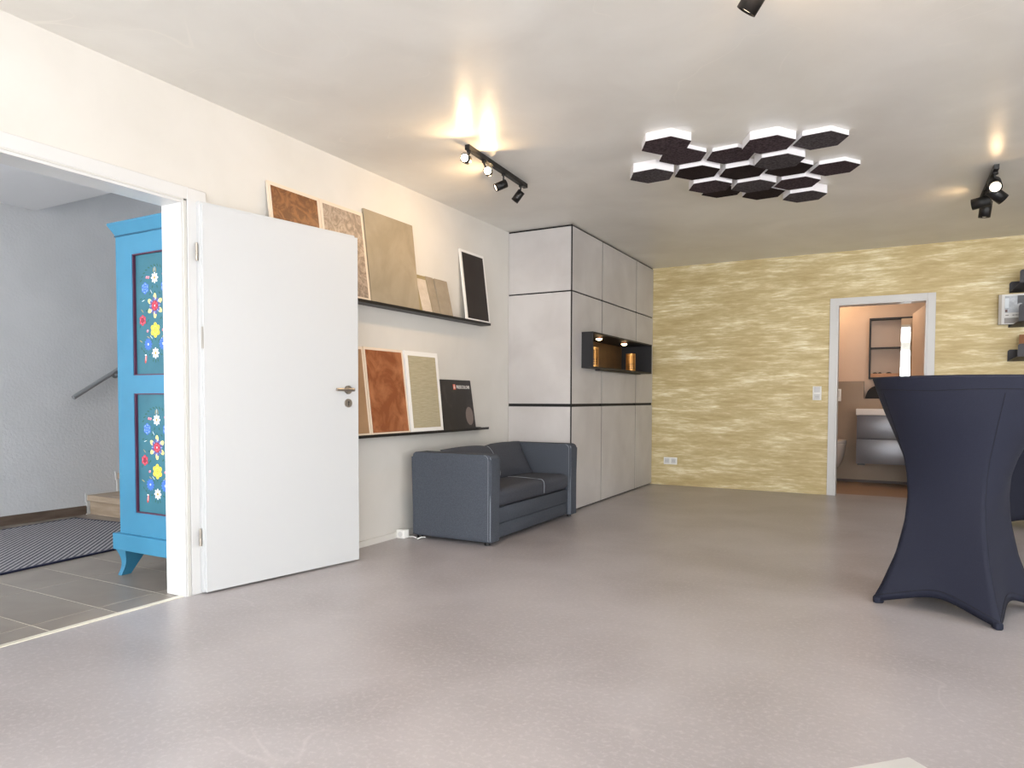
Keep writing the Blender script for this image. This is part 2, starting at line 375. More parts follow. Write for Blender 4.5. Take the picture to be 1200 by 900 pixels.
# handrail
hr = thing('handrail', 'round steel handrail slanting up the grey hall wall above the stairs', 'handrail', (HX, 3.35, 1.0))
bm = bmesh.new(); tube(bm, [(-2.862, 3.335, 1.0), (-2.862, 5.9, 1.0+2.565*0.635)], 0.019, 16)
fin(bm, 'rail', M_rail, hr, smooth=True)
for yb_ in (3.74, 4.7, 5.6):
    zz = 1.0+(yb_-3.335)*0.635
    bm = bmesh.new(); cyl(bm, (HX, yb_, zz-0.055), (HX+0.01, yb_, zz-0.055), 0.028); tube(bm, [(HX+0.005, yb_, zz-0.055), (HX+0.06, yb_, zz-0.055), (HX+0.072, yb_, zz-0.045), (HX+0.072, yb_, zz-0.01)], 0.009, 8)
    fin(bm, 'bracket', M_rail, hr, smooth=True)

# rug (slightly turned)
ca, sa = math.cos(math.radians(6)), math.sin(math.radians(6))
def rugpt(s, t, z): return (-1.41+(-sa)*(-s)+(-ca)*t, 3.43-ca*s-sa*t, z)
def rugslab(bm, s0, s1, t0, t1, z0, z1):
    v = [bm.verts.new(rugpt(s, t, z)) for z in (z0, z1) for s, t in ((s0, t0), (s1, t0), (s1, t1), (s0, t1))]
    for f in ((0, 1, 2, 3), (4, 5, 6, 7), (0, 1, 5, 4), (1, 2, 6, 5), (2, 3, 7, 6), (3, 0, 4, 7)): bm.faces.new([v[i] for i in f])
rg = thing('rug', 'grey and dark blue diagonally woven rug with navy edge on the hall tiles', 'rug', (-2.1, 2.0, 0))
bm = bmesh.new(); rugslab(bm, 0.02, 2.9, 0.02, 1.36, 0.001, 0.010); fin(bm, 'woven_field', M_rug, rg)
bm = bmesh.new()
for q in ((0, 2.92, 0, 0.02), (0, 2.92, 1.36, 1.38), (0, 0.02, 0.02, 1.36), (2.9, 2.92, 0.02, 1.36)): rugslab(bm, *q, 0.001, 0.011)
fin(bm, 'binding', M_rugb, rg, label='navy blue binding')

# ---- door_1 : doorway lining, casing and the open leaf
d1 = thing('door_1', None, None, (0, 2.33, 0), kind=S)
bm = bmesh.new()
# lining right, left, head
box(bm, (-0.136, 2.260, 0), (0.012, 2.339, 2.0)); box(bm, (-0.136, 1.342, 0), (0.012, 1.372, 2.0)); box(bm, (-0.136, 1.372, 1.965), (0.012, 2.260, 1.999))
fin(bm, 'door_lining', M_white, d1)
bm = bmesh.new()
box(bm, (0.012, 2.272, 0), (0.018, 2.286, 1.985)); box(bm, (0.0121, 1.36, 1.978), (0.018, 2.286, 1.985))
fin(bm, 'rubber_seal', mat('pale_seal', (205, 204, 198), 0.7), d1, label='pale rubber seal')
bm = bmesh.new()
box(bm, (0.0, 2.292, 0), (0.020, 2.402, 2.046), 0.002, 1); box(bm, (0.0, 1.29, 1.985), (0.020, 2.292, 2.046), 0.002, 1); box(bm, (0.0, 1.29, 0), (0.020, 1.36, 1.985), 0.002, 1)
fin(bm, 'casing', M_white, d1)
bm = bmesh.new(); box(bm, (-0.146, 2.285, 0), (-0.1375, 2.362, 2.04)); box(bm, (-0.146, 1.30, 0), (-0.1375, 1.36, 2.04)); box(bm, (-0.146, 1.36, 1.985), (-0.1375, 2.285, 2.04))
fin(bm, 'casing', M_white, d1)
# leaf in its own frame: s along width, n = thickness, z
A = Vector((0.060, 2.333, 0)); E = Vector((0.243, 3.298, 0)); L = (E-A).length; du = (E-A)/L; dn = Vector((du.y, -du.x, 0))
def LM(s, nn, z): return A+du*s+dn*nn+Vector((0, 0, z))
def lbox(bm, s0, s1, n0, n1, z0, z1, bev=0):
    vs = box(bm, (s0, n0, z0), (s1, n1, z1), 0)
    for v in vs: v.co = LM(*v.co)
    if bev: bmesh.ops.bevel(bm, geom=list({e for v in vs for e in v.link_edges}), offset=bev, segments=2, affect='EDGES')
bm = bmesh.new(); lbox(bm, 0.012, L, -0.012, 0, 0.010, 1.972, 0.0015); lbox(bm, 0.0, L-0.012, -0.040, -0.0121, 0.010, 1.985)
lf = fin(bm, 'door_leaf', M_leaf, d1, label='white door leaf standing wide open')
for zz in (1.73, 0.29):
    bm = bmesh.new(); p = LM(-0.010, -0.018, zz)
    cyl(bm, p-Vector((0, 0, 0.042)), p+Vector((0, 0, -0.001)), 0.0065); cyl(bm, p+Vector((0, 0, 0.001)), p+Vector((0, 0, 0.042)), 0.0065)
    cyl(bm, p+Vector((0, 0, 0.042)), p+Vector((0, 0, 0.048)), 0.0045)
    fin(bm, 'hinge', M_steel, lf, smooth=True, label='steel barrel hinge')
sH = 0.905; zH = 1.052
bm = bmesh.new(); cyl(bm, LM(sH, 0.0, zH), LM(sH, 0.008, zH), 0.026, n=28); cyl(bm, LM(sH, 0.008, zH), LM(sH, 0.050, zH), 0.009)
tube(bm, [LM(sH+0.010, 0.050, zH), LM(sH, 0.050, zH), LM(sH-0.04, 0.050, zH), LM(sH-0.118, 0.050, zH)], 0.0095, 14)
fin(bm, 'handle', M_steel, lf, smooth=True, label='steel lever handle on a round rose')
bm = bmesh.new(); cyl(bm, LM(sH, 0.0, zH-0.08), LM(sH, 0.008, zH-0.08), 0.026, n=28)
ks = fin(bm, 'keyhole_rose', M_steel, lf, smooth=True)
bm = bmesh.new(); cyl(bm, LM(sH, 0.0078, zH-0.074), LM(sH, 0.0088, zH-0.074), 0.0055, n=14); lbox(bm, sH-0.003, sH+0.003, 0.0078, 0.0088, zH-0.096, zH-0.076)
fin(bm, 'keyhole', M_dark, lf)
bm = bmesh.new(); lbox(bm, 0.006, 0.008, -0.0119, -0.0100, 1.25, 1.36); lbox(bm, 0.0105, 0.0118, -0.009, -0.003, 1.25, 1.36); fin(bm, 'type_label', M_steel, lf, label='narrow silver sticker')

# ---- door_2 : bathroom doorway
d2 = thing('door_2', None, None, (2.98, YB, 0), kind=S)
bm = bmesh.new()
box(bm, (2.518, YB-0.018, 0), (2.585, YB, 2.046), 0.002, 1); box(bm, (3.385, YB-0.018, 0), (3.452, YB, 2.046), 0.002, 1); box(bm, (2.585, YB-0.018, 1.985), (3.385, YB, 2.046), 0.002, 1)
fin(bm, 'casing', M_white, d2)
bm = bmesh.new()
box(bm, (2.57, YB-0.012, 0), (2.60, YB+0.165, 2.0)); box(bm, (3.37, YB-0.012, 0), (3.40, YB+0.165, 2.0)); box(bm, (2.60, YB-0.012, 1.972), (3.37, YB+0.165, 2.0))
fin(bm, 'door_lining', M_white, d2)
P0 = Vector((3.372, YB+0.175, 0)); P1 = Vector((3.282, YB+1.03, 0)); dd = (P1-P0).normalized(); nn = Vector((dd.y, -dd.x, 0))
bm = bmesh.new(); vs = box(bm, (0, 0, 0.008), (0.86, 0.04, 1.955))
for v in vs: v.co = P0+dd*v.co.x+nn*v.co.y+Vector((0, 0, v.co.z))
lf2 = fin(bm, 'door_leaf', M_bathwall, d2, label='tan door leaf swung into the bathroom')
bm = bmesh.new(); q = P0+dd*0.79+Vector((0, 0, 1.05)); cyl(bm, q, q-nn*0.045, 0.009); tube(bm, [q-nn*0.045, q-nn*0.045-dd*0.11], 0.009, 12)
fin(bm, 'handle', M_steel, lf2, smooth=True)

# ---- bathroom shell
YW = 9.65
B('floor_bathroom', M_bathfloor, (1.2, YB+0.17, -0.1), (4.5, YW+0.1, 0.0), kind=S)
B('wall_bathroom_back', M_bathwall, (1.2, YW, 0), (4.5, YW+0.1, 2.5), kind=S)
B('wall_bathroom_left', M_bathwall, (1.6, YB+0.15, 0), (1.7, YW, 2.5), kind=S)
B('wall_bathroom_right', M_bathwall, (4.3, YB+0.15, 0), (4.4, YW, 2.5), kind=S)
B('ceiling_bathroom', M_hallceil, (1.2, YB+0.15, 2.42), (4.5, YW+0.1, 2.52), kind=S)
bm = bmesh.new()
box(bm, (1.7, YB+0.150, 0), (2.565, YB+0.156, 2.42)); box(bm, (3.405, YB+0.150, 0), (4.3, YB+0.156, 2.42)); box(bm, (2.565, YB+0.150, 2.005), (3.405, YB+0.156, 2.42))
fin(bm, 'wall_bathroom_front', M_bathwall, kind=S)
bm = bmesh.new(); prism(bm, [(1.70, 0), (4.3, 0), (4.3, 1.012), (2.80, 1.012), (2.80, 1.222), (1.70, 1.222)], 'y', 9.5, YW)
fin(bm, 'wall_bathroom_ledge', M_bathdado, kind=S)
B('baseboard_bathroom', mat('dark_brown_skirting', (70, 56, 50), 0.5), (1.7, 9.485, 0), (4.3, 9.5, 0.03), kind=S)

# ================================================================== WARDROBE
wd = thing('painted_wardrobe', 'light blue farmhouse wardrobe with painted flower panels standing in the hall', 'wardrobe', (-0.43, 2.6, 0))
XL, XR, YW0, YW1 = -0.70, -0.160, 2.37, 2.87
bm = bmesh.new()
PX0, PX1 = -0.557, -0.225     # panel opening
Zs = [(0.364, 1.025), (1.124, 1.786)]
box(bm, (XL, YW0+0.025, 0.235), (XR, YW1, 1.905))
fin(bm, 'body', M_blue, wd)
dr = bmesh.new()
zb = [0.24, 0.364, 1.025, 1.124, 1.786, 1.902]
box(dr, (XL, YW0, 0.24), (PX0, YW0+0.025, 1.902)); box(dr, (PX1, YW0, 0.24), (XR, YW0+0.025, 1.902))
for a_, b_ in ((0, 1), (2, 3), (4, 5)): box(dr, (PX0, YW0, zb[a_]), (PX1, YW0+0.025, zb[b_]))
door = fin(dr, 'front_frame', M_blue, wd)
for z0, z1 in Zs:
    B('panel', M_teal, (PX0, YW0+0.018, z0), (PX1, YW0+0.0245, z1), door, label='teal recessed panel')
    bm = bmesh.new(); e = 0.007
    for q in ((PX0, PX0+e, z0, z1), (PX1-e, PX1, z0, z1), (PX0+e, PX1-e, z0, z0+0.006), (PX0+e, PX1-e, z1-0.006, z1)):
        box(bm, (q[0], YW0+0.004, q[2]), (q[1], YW0+0.018, q[3]))
    fin(bm, 'bead', M_maroon, door, label='maroon bead round the panel')
bm = bmesh.new()
v0 = [bm.verts.new(c) for c in ((XL, YW0-0.002, 1.900), (XR, YW0-0.002, 1.900), (XR, YW1, 1.900), (XL, YW1, 1.900))]
v1 = [bm.verts.new(c) for c in ((XL-0.028, YW0-0.032, 1.955), (XR+0.006, YW0-0.032, 1.955), (XR+0.006, YW1, 1.955), (XL-0.028, YW1, 1.955))]
v2 = [bm.verts.new(v.co+Vector((0, 0, 0.010))) for v in v1]
bm.faces.new(v0); bm.faces.new(v2)
for u, v in ((v0, v1), (v1, v2)):
    for i in range(4): bm.faces.new((u[i], u[(i+1) % 4], v[(i+1) % 4], v[i]))
fin(bm, 'crown', M_blue, wd)
B('crown_shadow_strip', mat('crown_shadow_blue', (30, 84, 112), 0.6), (XL-0.004, YW0-0.006, 1.893), (XR, YW1, 1.900), wd)  # darker blue strip stands in for the shadow line under the crown
B('plinth', M_blue, (XL-0.030, YW0-0.028, 0.148), (XR+0.004, YW1, 0.240), wd, bev=0.003, seg=1)
def foot(x, y, sx_, sy_):
    # bracket foot: curved front profile in x, tapering back in y
    bm = bmesh.new(); rows = []
    for k in range(9):
        u = k/8; z = 0.148*(1-u)
        xo = 0.012*math.sin(u*PI*1.0)+0.0   # outer edge curving in
        x0 = 0.0+0.018*math.sin(u*PI*0.9); x1 = 0.085-0.028*u+0.012*math.sin(u*PI)
        x1 = 0.085-0.052*u**0.8+0.004
        d = 0.15-0.085*u
        yo = 0.022*math.sin(u*PI*0.9)
        rows.append([bm.verts.new((x+sx_*a, y+sy_*b, z)) for a, b in ((x0, yo), (x1, yo), (x1, d), (x0, d))])
    bm.faces.new(rows[0]); bm.faces.new(rows[-1])
    for a, b in zip(rows, rows[1:]):
        for i in range(4): bm.faces.new((a[i], a[(i+1) % 4], b[(i+1) % 4], b[i]))
    fin(bm, 'foot', M_blue, wd, smooth=False)
foot(XL-0.015, YW0-0.02, 1, 1); foot(XR-0.005, YW0-0.02, -1, 1); foot(XL-0.015, YW1, 1, -1); foot(XR-0.005, YW1, -1, -1)
# painted flowers (flat paint on the panels)
FC = {k: mat('paint_'+k, v, 0.5) for k, v in dict(white=(232, 236, 236), yellow=(240, 204, 62), cream=(240, 214, 130), blue=(56, 104, 190), paleblue=(132, 168, 224), red=(190, 44, 66), pink=(222, 110, 130), darkred=(140, 26, 52), green=(18, 82, 74), violet=(88, 84, 140), ochre=(176, 150, 74), scarlet=(200, 66, 56)).items()}
FK = list(FC); FM = [FC[k] for k in FK]
YP = YW0+0.018
def blob(bm, x, z, rx, rz, ang, lay, c, n=10):
    ca, sa = math.cos(ang), math.sin(ang)
    y = YP-0.0003-0.00025*lay
    vs = []
    for i in range(n):
        t = 2*PI*i/n; u = rx*math.cos(t); w = rz*math.sin(t); vs.append(bm.verts.new((x+u*ca-w*sa, y, z+u*sa+w*ca)))
    f = bm.faces.new(vs); f.material_index = FK.index(c)
def ring(bm, x, z, n, rad, prx, prz, lay, c, a0=PI/2):
    for i in range(n):
        t = a0+2*PI*i/n; blob(bm, x+rad*math.cos(t), z+rad*math.sin(t), prx, prz, t, lay, c)
def flower(kind, x, z):
    bm = bmesh.new()
    if kind == 'daisy': ring(bm, x, z, 8, 0.018, 0.013, 0.007, 1, 'white'); blob(bm, x, z, 0.008, 0.008, 0, 3, 'ochre')
    elif kind == 'bluerose':
        ring(bm, x, z, 6, 0.018, 0.015, 0.013, 1, 'blue'); blob(bm, x, z, 0.020, 0.020, 0, 2, 'blue'); ring(bm, x, z, 6, 0.022, 0.003, 0.009, 3, 'paleblue', 0.3); ring(bm, x, z, 4, 0.009, 0.002, 0.006, 3, 'paleblue', 0.8)
    elif kind == 'bigrose':
        ring(bm, x, z, 6, 0.048, 0.020, 0.013, 1, 'cream'); ring(bm, x, z, 8, 0.030, 0.018, 0.013, 2, 'violet', 0.2); ring(bm, x, z, 8, 0.036, 0.010, 0.0025, 3, 'paleblue', 0)
        blob(bm, x, z, 0.029, 0.029, 0, 4, 'darkred'); ring(bm, x, z, 6, 0.016, 0.008, 0.008, 5, 'red'); ring(bm, x, z, 5, 0.020, 0.002, 0.007, 6, 'pink', 0.6); blob(bm, x, z, 0.004, 0.006, 0, 6, 'white')
    elif kind == 'redrose':
        ring(bm, x, z, 6, 0.016, 0.014, 0.012, 1, 'red'); blob(bm, x, z, 0.017, 0.017, 0, 2, 'darkred'); ring(bm, x, z, 5, 0.018, 0.003, 0.008, 3, 'pink', 0.4)
    elif kind == 'yellow':
        ring(bm, x, z, 6, 0.024, 0.018, 0.015, 1, 'yellow'); blob(bm, x, z, 0.022, 0.022, 0, 2, 'yellow'); ring(bm, x, z, 6, 0.020, 0.002, 0.010, 3, 'cream'); blob(bm, x, z, 0.005, 0.005, 0, 3, 'ochre')
    elif kind == 'bluedaisy':
        ring(bm, x, z, 12, 0.020, 0.015, 0.006, 1, 'blue'); blob(bm, x, z, 0.020, 0.020, 0, 2, 'blue'); blob(bm, x, z, 0.006, 0.006, 0, 3, 'white'); blob(bm, x, z, 0.0035, 0.0035, 0, 4, 'blue')
    elif kind == 'bud': blob(bm, x, z, 0.009, 0.007, 0.5, 1, 'pink'); blob(bm, x+0.002, z+0.003, 0.003, 0.002, 0.5, 2, 'white')
    elif kind == 'tulip': blob(bm, x, z, 0.008, 0.024, -0.2 if x < -0.38 else 0.2, 1, 'scarlet'); blob(bm, x, z+0.004, 0.002, 0.016, 0.0, 2, 'white'); blob(bm, x, z+0.022, 0.008, 0.004, 0, 2, 'white')
    fin(bm, 'painted_flower', FM, door)
CX = -0.386
for off in (0.0, -0.767):
    for k, dx, z in (('daisy', 0, 1.648), ('bluerose', -0.083, 1.597), ('bluerose', 0.083, 1.597), ('bigrose', 0, 1.498), ('redrose', -0.108, 1.424), ('redrose', 0.106, 1.424),
                     ('yellow', 0, 1.367), ('bluedaisy', -0.062, 1.292), ('bluedaisy', 0.064, 1.292), ('daisy', 0, 1.243), ('tulip', -0.085, 1.212), ('tulip', 0.080, 1.212),
                     ('bud', -0.068, 1.655), ('bud', -0.052, 1.653), ('bud', 0.072, 1.664), ('bud', -0.066, 1.364), ('bud', 0.066, 1.366)):
        flower(k, CX+dx, z+off)
    bm = bmesh.new(); rnd = random.Random(3)
    for i in range(13):
        t = math.radians(20+140*i/12); blob(bm, CX+0.125*math.cos(t), 1.60+off+0.115*math.sin(t), 0.011, 0.004, t+0.9, 0, 'green')
    for dx, z, a in ((-.12, 1.54, .3), (-.09, 1.535, 1.2), (.10, 1.55, 1.9), (.12, 1.54, .5), (-.07, 1.475, .1), (.07, 1.475, 2.9), (-.06, 1.42, .8), (-.075, 1.41, 1.6), (.07, 1.42, 2.2), (.05, 1.43, .6), (0, 1.435, 1.57),
                     (-.13, 1.39, 1.2), (.13, 1.39, 1.9), (-.03, 1.31, 2.0), (.03, 1.31, 1.1), (-.12, 1.27, 2.2), (-.10, 1.255, 2.4), (.11, 1.26, .8), (-.05, 1.235, .2), (.05, 1.235, 2.9), (0, 1.20, 1.57), (-.02, 1.205, 1.2), (.02, 1.205, 1.9),
                     (-.02, 1.60, 1.1), (.02, 1.60, 2.0), (-.04, 1.565, .7), (.04, 1.565, 2.4), (0, 1.57, 1.57), (.0, 1.32, 1.57), (-.085, 1.24, 1.2), (.085, 1.24, 1.9)):
        blob(bm, CX+dx, z+off, 0.010, 0.0042, a, 0, 'green')
    for dx, z, a in ((-.11, 1.475, 2.4), (-.125, 1.31, 2.7), (.07, 1.335, .5), (-.06, 1.33, 2.7), (-.01, 1.69, 1.4), (.01, 1.69, 1.7)): blob(bm, CX+dx, z+off, 0.014, 0.0022, a, 0, 'ochre')
    for dx, z, a in ((.05, 1.315, 1.0), (-.03, 1.575, 2.2), (.0, 1.695, 1.5), (-.10, 1.53, .3), (-.035, 1.33, 2.4)): blob(bm, CX+dx, z+off, 0.014, 0.0016, a, 0.5, 'white')
    o = fin(bm, 'painted_leaves', FM, door, kind='stuff')

# ================================================================== CABINET WALL UNIT
cb = thing('wall_cabinet', 'floor-to-ceiling cupboard unit faced with grey plaster panels and black joints', 'cabinet', (0.3, 6.8, 0))
BY0, BY1, BZ0, BZ1 = 5.878, 7.64, 1.281, 1.606
bm = bmesh.new(); xi = CD-0.012; y0 = YF+0.012
box(bm, (0, y0, 0.012), (xi, YB, BZ0)); box(bm, (0, y0, BZ1), (xi, YB, ZC)); box(bm, (0, y0, BZ0), (xi, BY0, BZ1)); box(bm, (0, BY1, BZ0), (xi, YB, BZ1)); box(bm, (0, BY0, BZ0), (0.38, BY1, BZ1))
box(bm, (0.0, y0+0.01, 0), (xi-0.01, YB, 0.012))
fin(bm, 'carcass', M_gap, cb, label='black carcass showing in the joints')
ze = [(0.014, 0.930), (0.957, 1.942), (1.955, ZC-0.016)]
for z0, z1 in ze:   # narrow side facing the room
    B('side_panel', M_cab, (0.004, YF, z0), (CD-0.013, YF+0.0121, z1), cb, label='light plaster side panel')
ye = [(YF+0.010, 6.383), (6.400, 7.414), (7.432, YB-0.006)]
def fp(poly, nm='door'):
    bm = bmesh.new(); prism(bm, poly, 'x', CD-0.0121, CD); return fin(bm, nm, M_cab, cb)
for j, (a, b) in enumerate(ye):
    for i in (0, 2):
        z0, z1 = ze[i]; fp([(a, z0), (b, z0), (b, z1), (a, z1)])
z0, z1 = ze[1]; a, b = ye[0]
fp([(a, z0), (b, z0), (b, BZ0), (BY0, BZ0), (BY0, BZ1), (b, BZ1), (b, z1), (a, z1)])
a, b = ye[1]; fp([(a, z0), (b, z0), (b, BZ0), (a, BZ0)]); fp([(a, BZ1), (b, BZ1), (b, z1), (a, z1)])
a, b = ye[2]; fp([(a, z0), (b, z0), (b, z1), (a, z1), (a, BZ1), (BY1, BZ1), (BY1, BZ0), (a, BZ0)])
for y_a, y_b in ((6.3835, 6.3995), (7.4145, 7.4315)):
    for z_a, z_b in ((0.014, BZ0-0.002), (BZ1+0.002, ZC-0.016)):
        B('joint_strip', M_gap, (CD-0.0119, y_a, z_a), (CD-0.003, y_b, z_b), cb)
# corner profile
B('corner_profile', M_black, (CD-0.0118, YF+0.002, 0.0), (CD-0.002, YF+0.0095, ZC), cb)
# open niche box projecting out of the front
bm = bmesh.new(); t = 0.014; xo = 0.746; xb = 0.40
box(bm, (xb, BY0, BZ0), (xo, BY0+t, BZ1)); box(bm, (xb, BY1-t, BZ0), (xo, BY1, BZ1)); box(bm, (xb, BY0+t, BZ0), (xo, BY1-t, BZ0+t)); box(bm, (xb, BY0+t, BZ1-t), (xo, BY1-t, BZ1))
nb = fin(bm, 'niche_box', M_boxb, cb, label='dark open display box')
B('back_panel', M_bronze, (0.385, BY0+t, BZ0+t), (xb, BY1-t, BZ1-t), nb, label='bronze back panel')
B('cable_channel', M_black, (0.65, BY0+0.3, BZ0-0.014), (0.70, BY1-0.25, BZ0-0.0002), nb)
M_lens = mat('lit_lamp_lens', (255, 240, 220), 0.4, emit=(255, 214, 160), strength=14)
for yy in (6.30, 7.02):
    bm = bmesh.new(); cyl(bm, (0.64, yy, BZ1-t-0.016), (0.64, yy, BZ1-t), 0.030, n=24)
    pl = fin(bm, 'puck_lamp', M_chrome, nb, smooth=True)
    o = None
    bm = bmesh.new(); bmesh.ops.create_uvsphere(bm, u_segments=20, v_segments=10, radius=1, matrix=Matrix.Translation((0.64, yy, BZ1-t-0.0165)) @ Matrix.Diagonal((0.030, 0.030, 0.016, 1))); bmesh.ops.bisect_plane(bm, geom=bm.verts[:]+bm.edges[:]+bm.faces[:], plane_co=(0, 0, BZ1-t-0.0165), plane_no=(0, 0, 1), clear_outer=True)
    o = bm
    # lens disc belongs to the lamp, at the lamp's level
    fin(bm, 'lamp_lens', M_lens, nb, smooth=True, label='lit lamp lens')
    l = bpy.data.lights.new('niche_spot', 'SPOT'); l.energy = 3.2; l.color = (1, 0.74, 0.46); l.spot_size = 1.9; l.spot_blend = 0.6; l.shadow_soft_size = 0.02
    lo = bpy.data.objects.new('niche_spot', l); C.objects.link(lo); lo.location = (0.64, yy, BZ1-t-0.036)
# gold perforated lanterns
def lantern(name, x, y, z, r, h, label):
    t_ = thing(name, label, 'lantern', (x, y, z), 'gold lanterns in the cabinet niche')
    # perforated shell: grid with diamond holes, given thickness
    NU, NV = 14, 9; bm = bmesh.new()
    def P(u, v, rr): a = 2*PI*u/NU; return (x+rr*math.cos(a), y+rr*math.sin(a), z+h*v/NV)
    grid = {}
    for v in range(NV+1):
        for u in range(NU): grid[(u, v)] = bm.verts.new(P(u, v, r))
    for v in range(NV):
        for u in range(NU):
            c = [grid[(u, v)], grid[((u+1) % NU, v)], grid[((u+1) % NU, v+1)], grid[(u, v+1)]]
            if v in (0, NV-1): bm.faces.new(c); continue
            mid = [bm.verts.new(P(u+0.5+0.29*a, v+0.5+0.29*b, r)) for a, b in ((-1, -1), (1, -1), (1, 1), (-1, 1))]
            for i in range(4): bm.faces.new((c[i], c[(i+1) % 4], mid[(i+1) % 4], mid[i]))
    sh = fin(bm, 'perforated_shell', M_gold, t_)
    md = sh.modifiers.new('thick', 'SOLIDIFY'); md.thickness = 0.0015
    bm = bmesh.new(); cyl(bm, (x, y, z+0.0003), (x, y, z+0.004), r-0.002, n=22); fin(bm, 'base', M_gold, t_, smooth=True)
    bm = bmesh.new(); cyl(bm, (x, y, z+0.005), (x, y, z+h*0.45), r*0.62, n=22); fin(bm, 'inner_cup', mat('amber_glass_cup', (84, 48, 24), 0.3), t_, smooth=True)
lantern('lantern', 0.665, 6.105, BZ0+t+0.0003, 0.046, 0.185, 'gold perforated lantern nearer the room in the black cabinet niche')
lantern('lantern', 0.665, 7.16, BZ0+t+0.0003, 0.050, 0.185, 'gold perforated lantern in the black niche, the one nearer the gold wall')

# ================================================================== PICTURE SHELVES
def shelf(name, z, y0, y1, d, label):
    t_ = thing(name, label, 'shelf', (0, (y0+y1)/2, z-0.01), 'black picture ledges on the left wall')
    B('ledge_plate', M_black, (0.001, y0, z-0.012), (d, y1, z), t_)
    B('front_lip', M_black, (d-0.004, y0, z), (d, y1, z+0.008), t_)
S1, S2 = 1.634, 0.752
shelf('wall_shelf', S1, 2.70, 5.165, 0.10, 'upper long black metal ledge on the cream wall')
shelf('wall_shelf', S2, 2.75, 5.137, 0.10, 'lower long black metal ledge above the grey sofa')

def board(name, y0, y1, zb, h, base, face, frame, label, cat='sample board', th=0.012, fw=0.02, lean=None, grp=None, xb=0.088, ytop=0.0):
    """rigid board standing on a ledge and leaning on the wall: body, coloured field, optional border"""
    t_ = thing(name, label, cat, (xb, (y0+y1)/2, zb), grp)
    xt = 0.003+th
    ang = math.asin(min(0.9, (xb-xt)/h)); dz = Vector((-math.sin(ang), 0, math.cos(ang))); dx = Vector((math.cos(ang), 0, math.sin(ang)))
    O = Vector((xb, 0, zb+0.0005))
    def bb(nm, mt, a0, a1, h0, h1, n0, n1, **k):
        bm = bmesh.new(); vs = box(bm, (a0, n0, h0), (a1, n1, h1))
        for v in vs:
            a_, n_, h_ = v.co.x, v.co.y, v.co.z
            v.co = O+dx*n_+dz*h_+Vector((0, a_+ytop*h_/h, 0))
        return fin(bm, nm, mt, t_, **k)
    bb('board', base, y0, y1, 0, h, -th, 0)
    if frame is not None:
        bb('field', face, y0+fw, y1-fw, fw, h-fw, 0, 0.0012, label=None)
    return t_, bb
M_cream = mat('cream_board_edge', (224, 208, 188), 0.7)
M_wfr = mat('white_board_frame', (236, 234, 230), 0.6)
M_rust = mat('rust_trowelled_sample', (104, 62, 32), 0.42, rgb2=(140, 92, 54), scale=9, detail=5, distort=3.5, lo=0.42, hi=0.6, bump=0.3, bscale=18)
M_greyt = mat('taupe_trowelled_sample', (132, 116, 102), 0.42, rgb2=(176, 158, 142), scale=11, detail=6, distort=4, lo=0.4, hi=0.6, bump=0.4, bscale=20)
M_taupe = mat('smooth_taupe_sample', (144, 133, 112), 0.5, rgb2=(164, 152, 131), scale=3, detail=4, distort=0.5)
M_green = mat('olive_board_edge', (150, 136, 98), 0.6)
M_pale = mat('pale_grey_sample', (206, 194, 180), 0.6, rgb2=(190, 178, 162), scale=12)
M_tk = mat('taupe_small_sample', (148, 136, 118), 0.55, rgb2=(160, 148, 129), scale=10)
M_blk = mat('black_textured_sample', (30, 22, 18), 0.55, rgb2=(40, 30, 25), scale=60, bump=0.2, bscale=120)
M_cop = mat('copper_brown_sample', (132, 72, 36), 0.45, rgb2=(178, 116, 76), scale=7, detail=8, distort=0.6, lo=0.42, hi=0.68)
M_tan = mat('tan_sample', (158, 124, 92), 0.5, rgb2=(168, 134, 100), scale=4)
M_linen = mat('olive_linen_sample', (166, 156, 126), 0.6, rgb2=(184, 174, 146), scale=6, stretch=(1, 2, 30), bump=0.2, bscale=60)
board('sample_board', 2.805, 3.212, S1, 0.592, M_cream, M_rust, True, 'rust-brown trowelled sample board with cream border, furthest left on the upper ledge', fw=0.022)
board('sample_board', 3.216, 3.612, S1, 0.592, M_cream, M_greyt, True, 'mottled grey-taupe sample board with cream border on the upper ledge', fw=0.022)
board('sample_board', 3.618, 4.158, S1, 0.628, M_taupe, M_taupe, None, 'large plain taupe unframed board on the upper ledge', th=0.016)
t_, bb = board('sample_board', 4.162, 4.325, S1, 0.292, M_green, M_pale, None, 'small pale board with olive border beside the large taupe board', th=0.010)
bb('field', M_pale, 4.196, 4.318, 0.0, 0.262, 0, 0.0015)
board('sample_board', 4.328, 4.425, S1, 0.296, M_tk, M_tk, None, 'narrow taupe strip board in the middle of the three small boards', th=0.010)
board('sample_board', 4.430, 4.602, S1, 0.290, M_tk, M_tk, None, 'small plain taupe board, last of the three small boards', th=0.022)
board('sample_board', 4.803, 5.200-0.02, S1, 0.587, M_wfr, M_blk, True, 'black sample board in a white frame at the far end of the upper ledge', fw=0.022, th=0.014)
board('sample_board', 3.20, 3.608, S2, 0.595, M_cream, M_tan, True, 'tan sample board with cream border half hidden behind the door on the lower ledge', fw=0.018)
board('sample_board', 3.612, 4.040, S2, 0.598, M_cream, M_cop, True, 'copper-brown sample board with cream border on the lower ledge', fw=0.018)
board('sample_board', 4.052, 4.466, S2, 0.598, M_wfr, M_linen, True, 'olive-beige brushed sample board in a white frame on the lower ledge', fw=0.034, th=0.022)

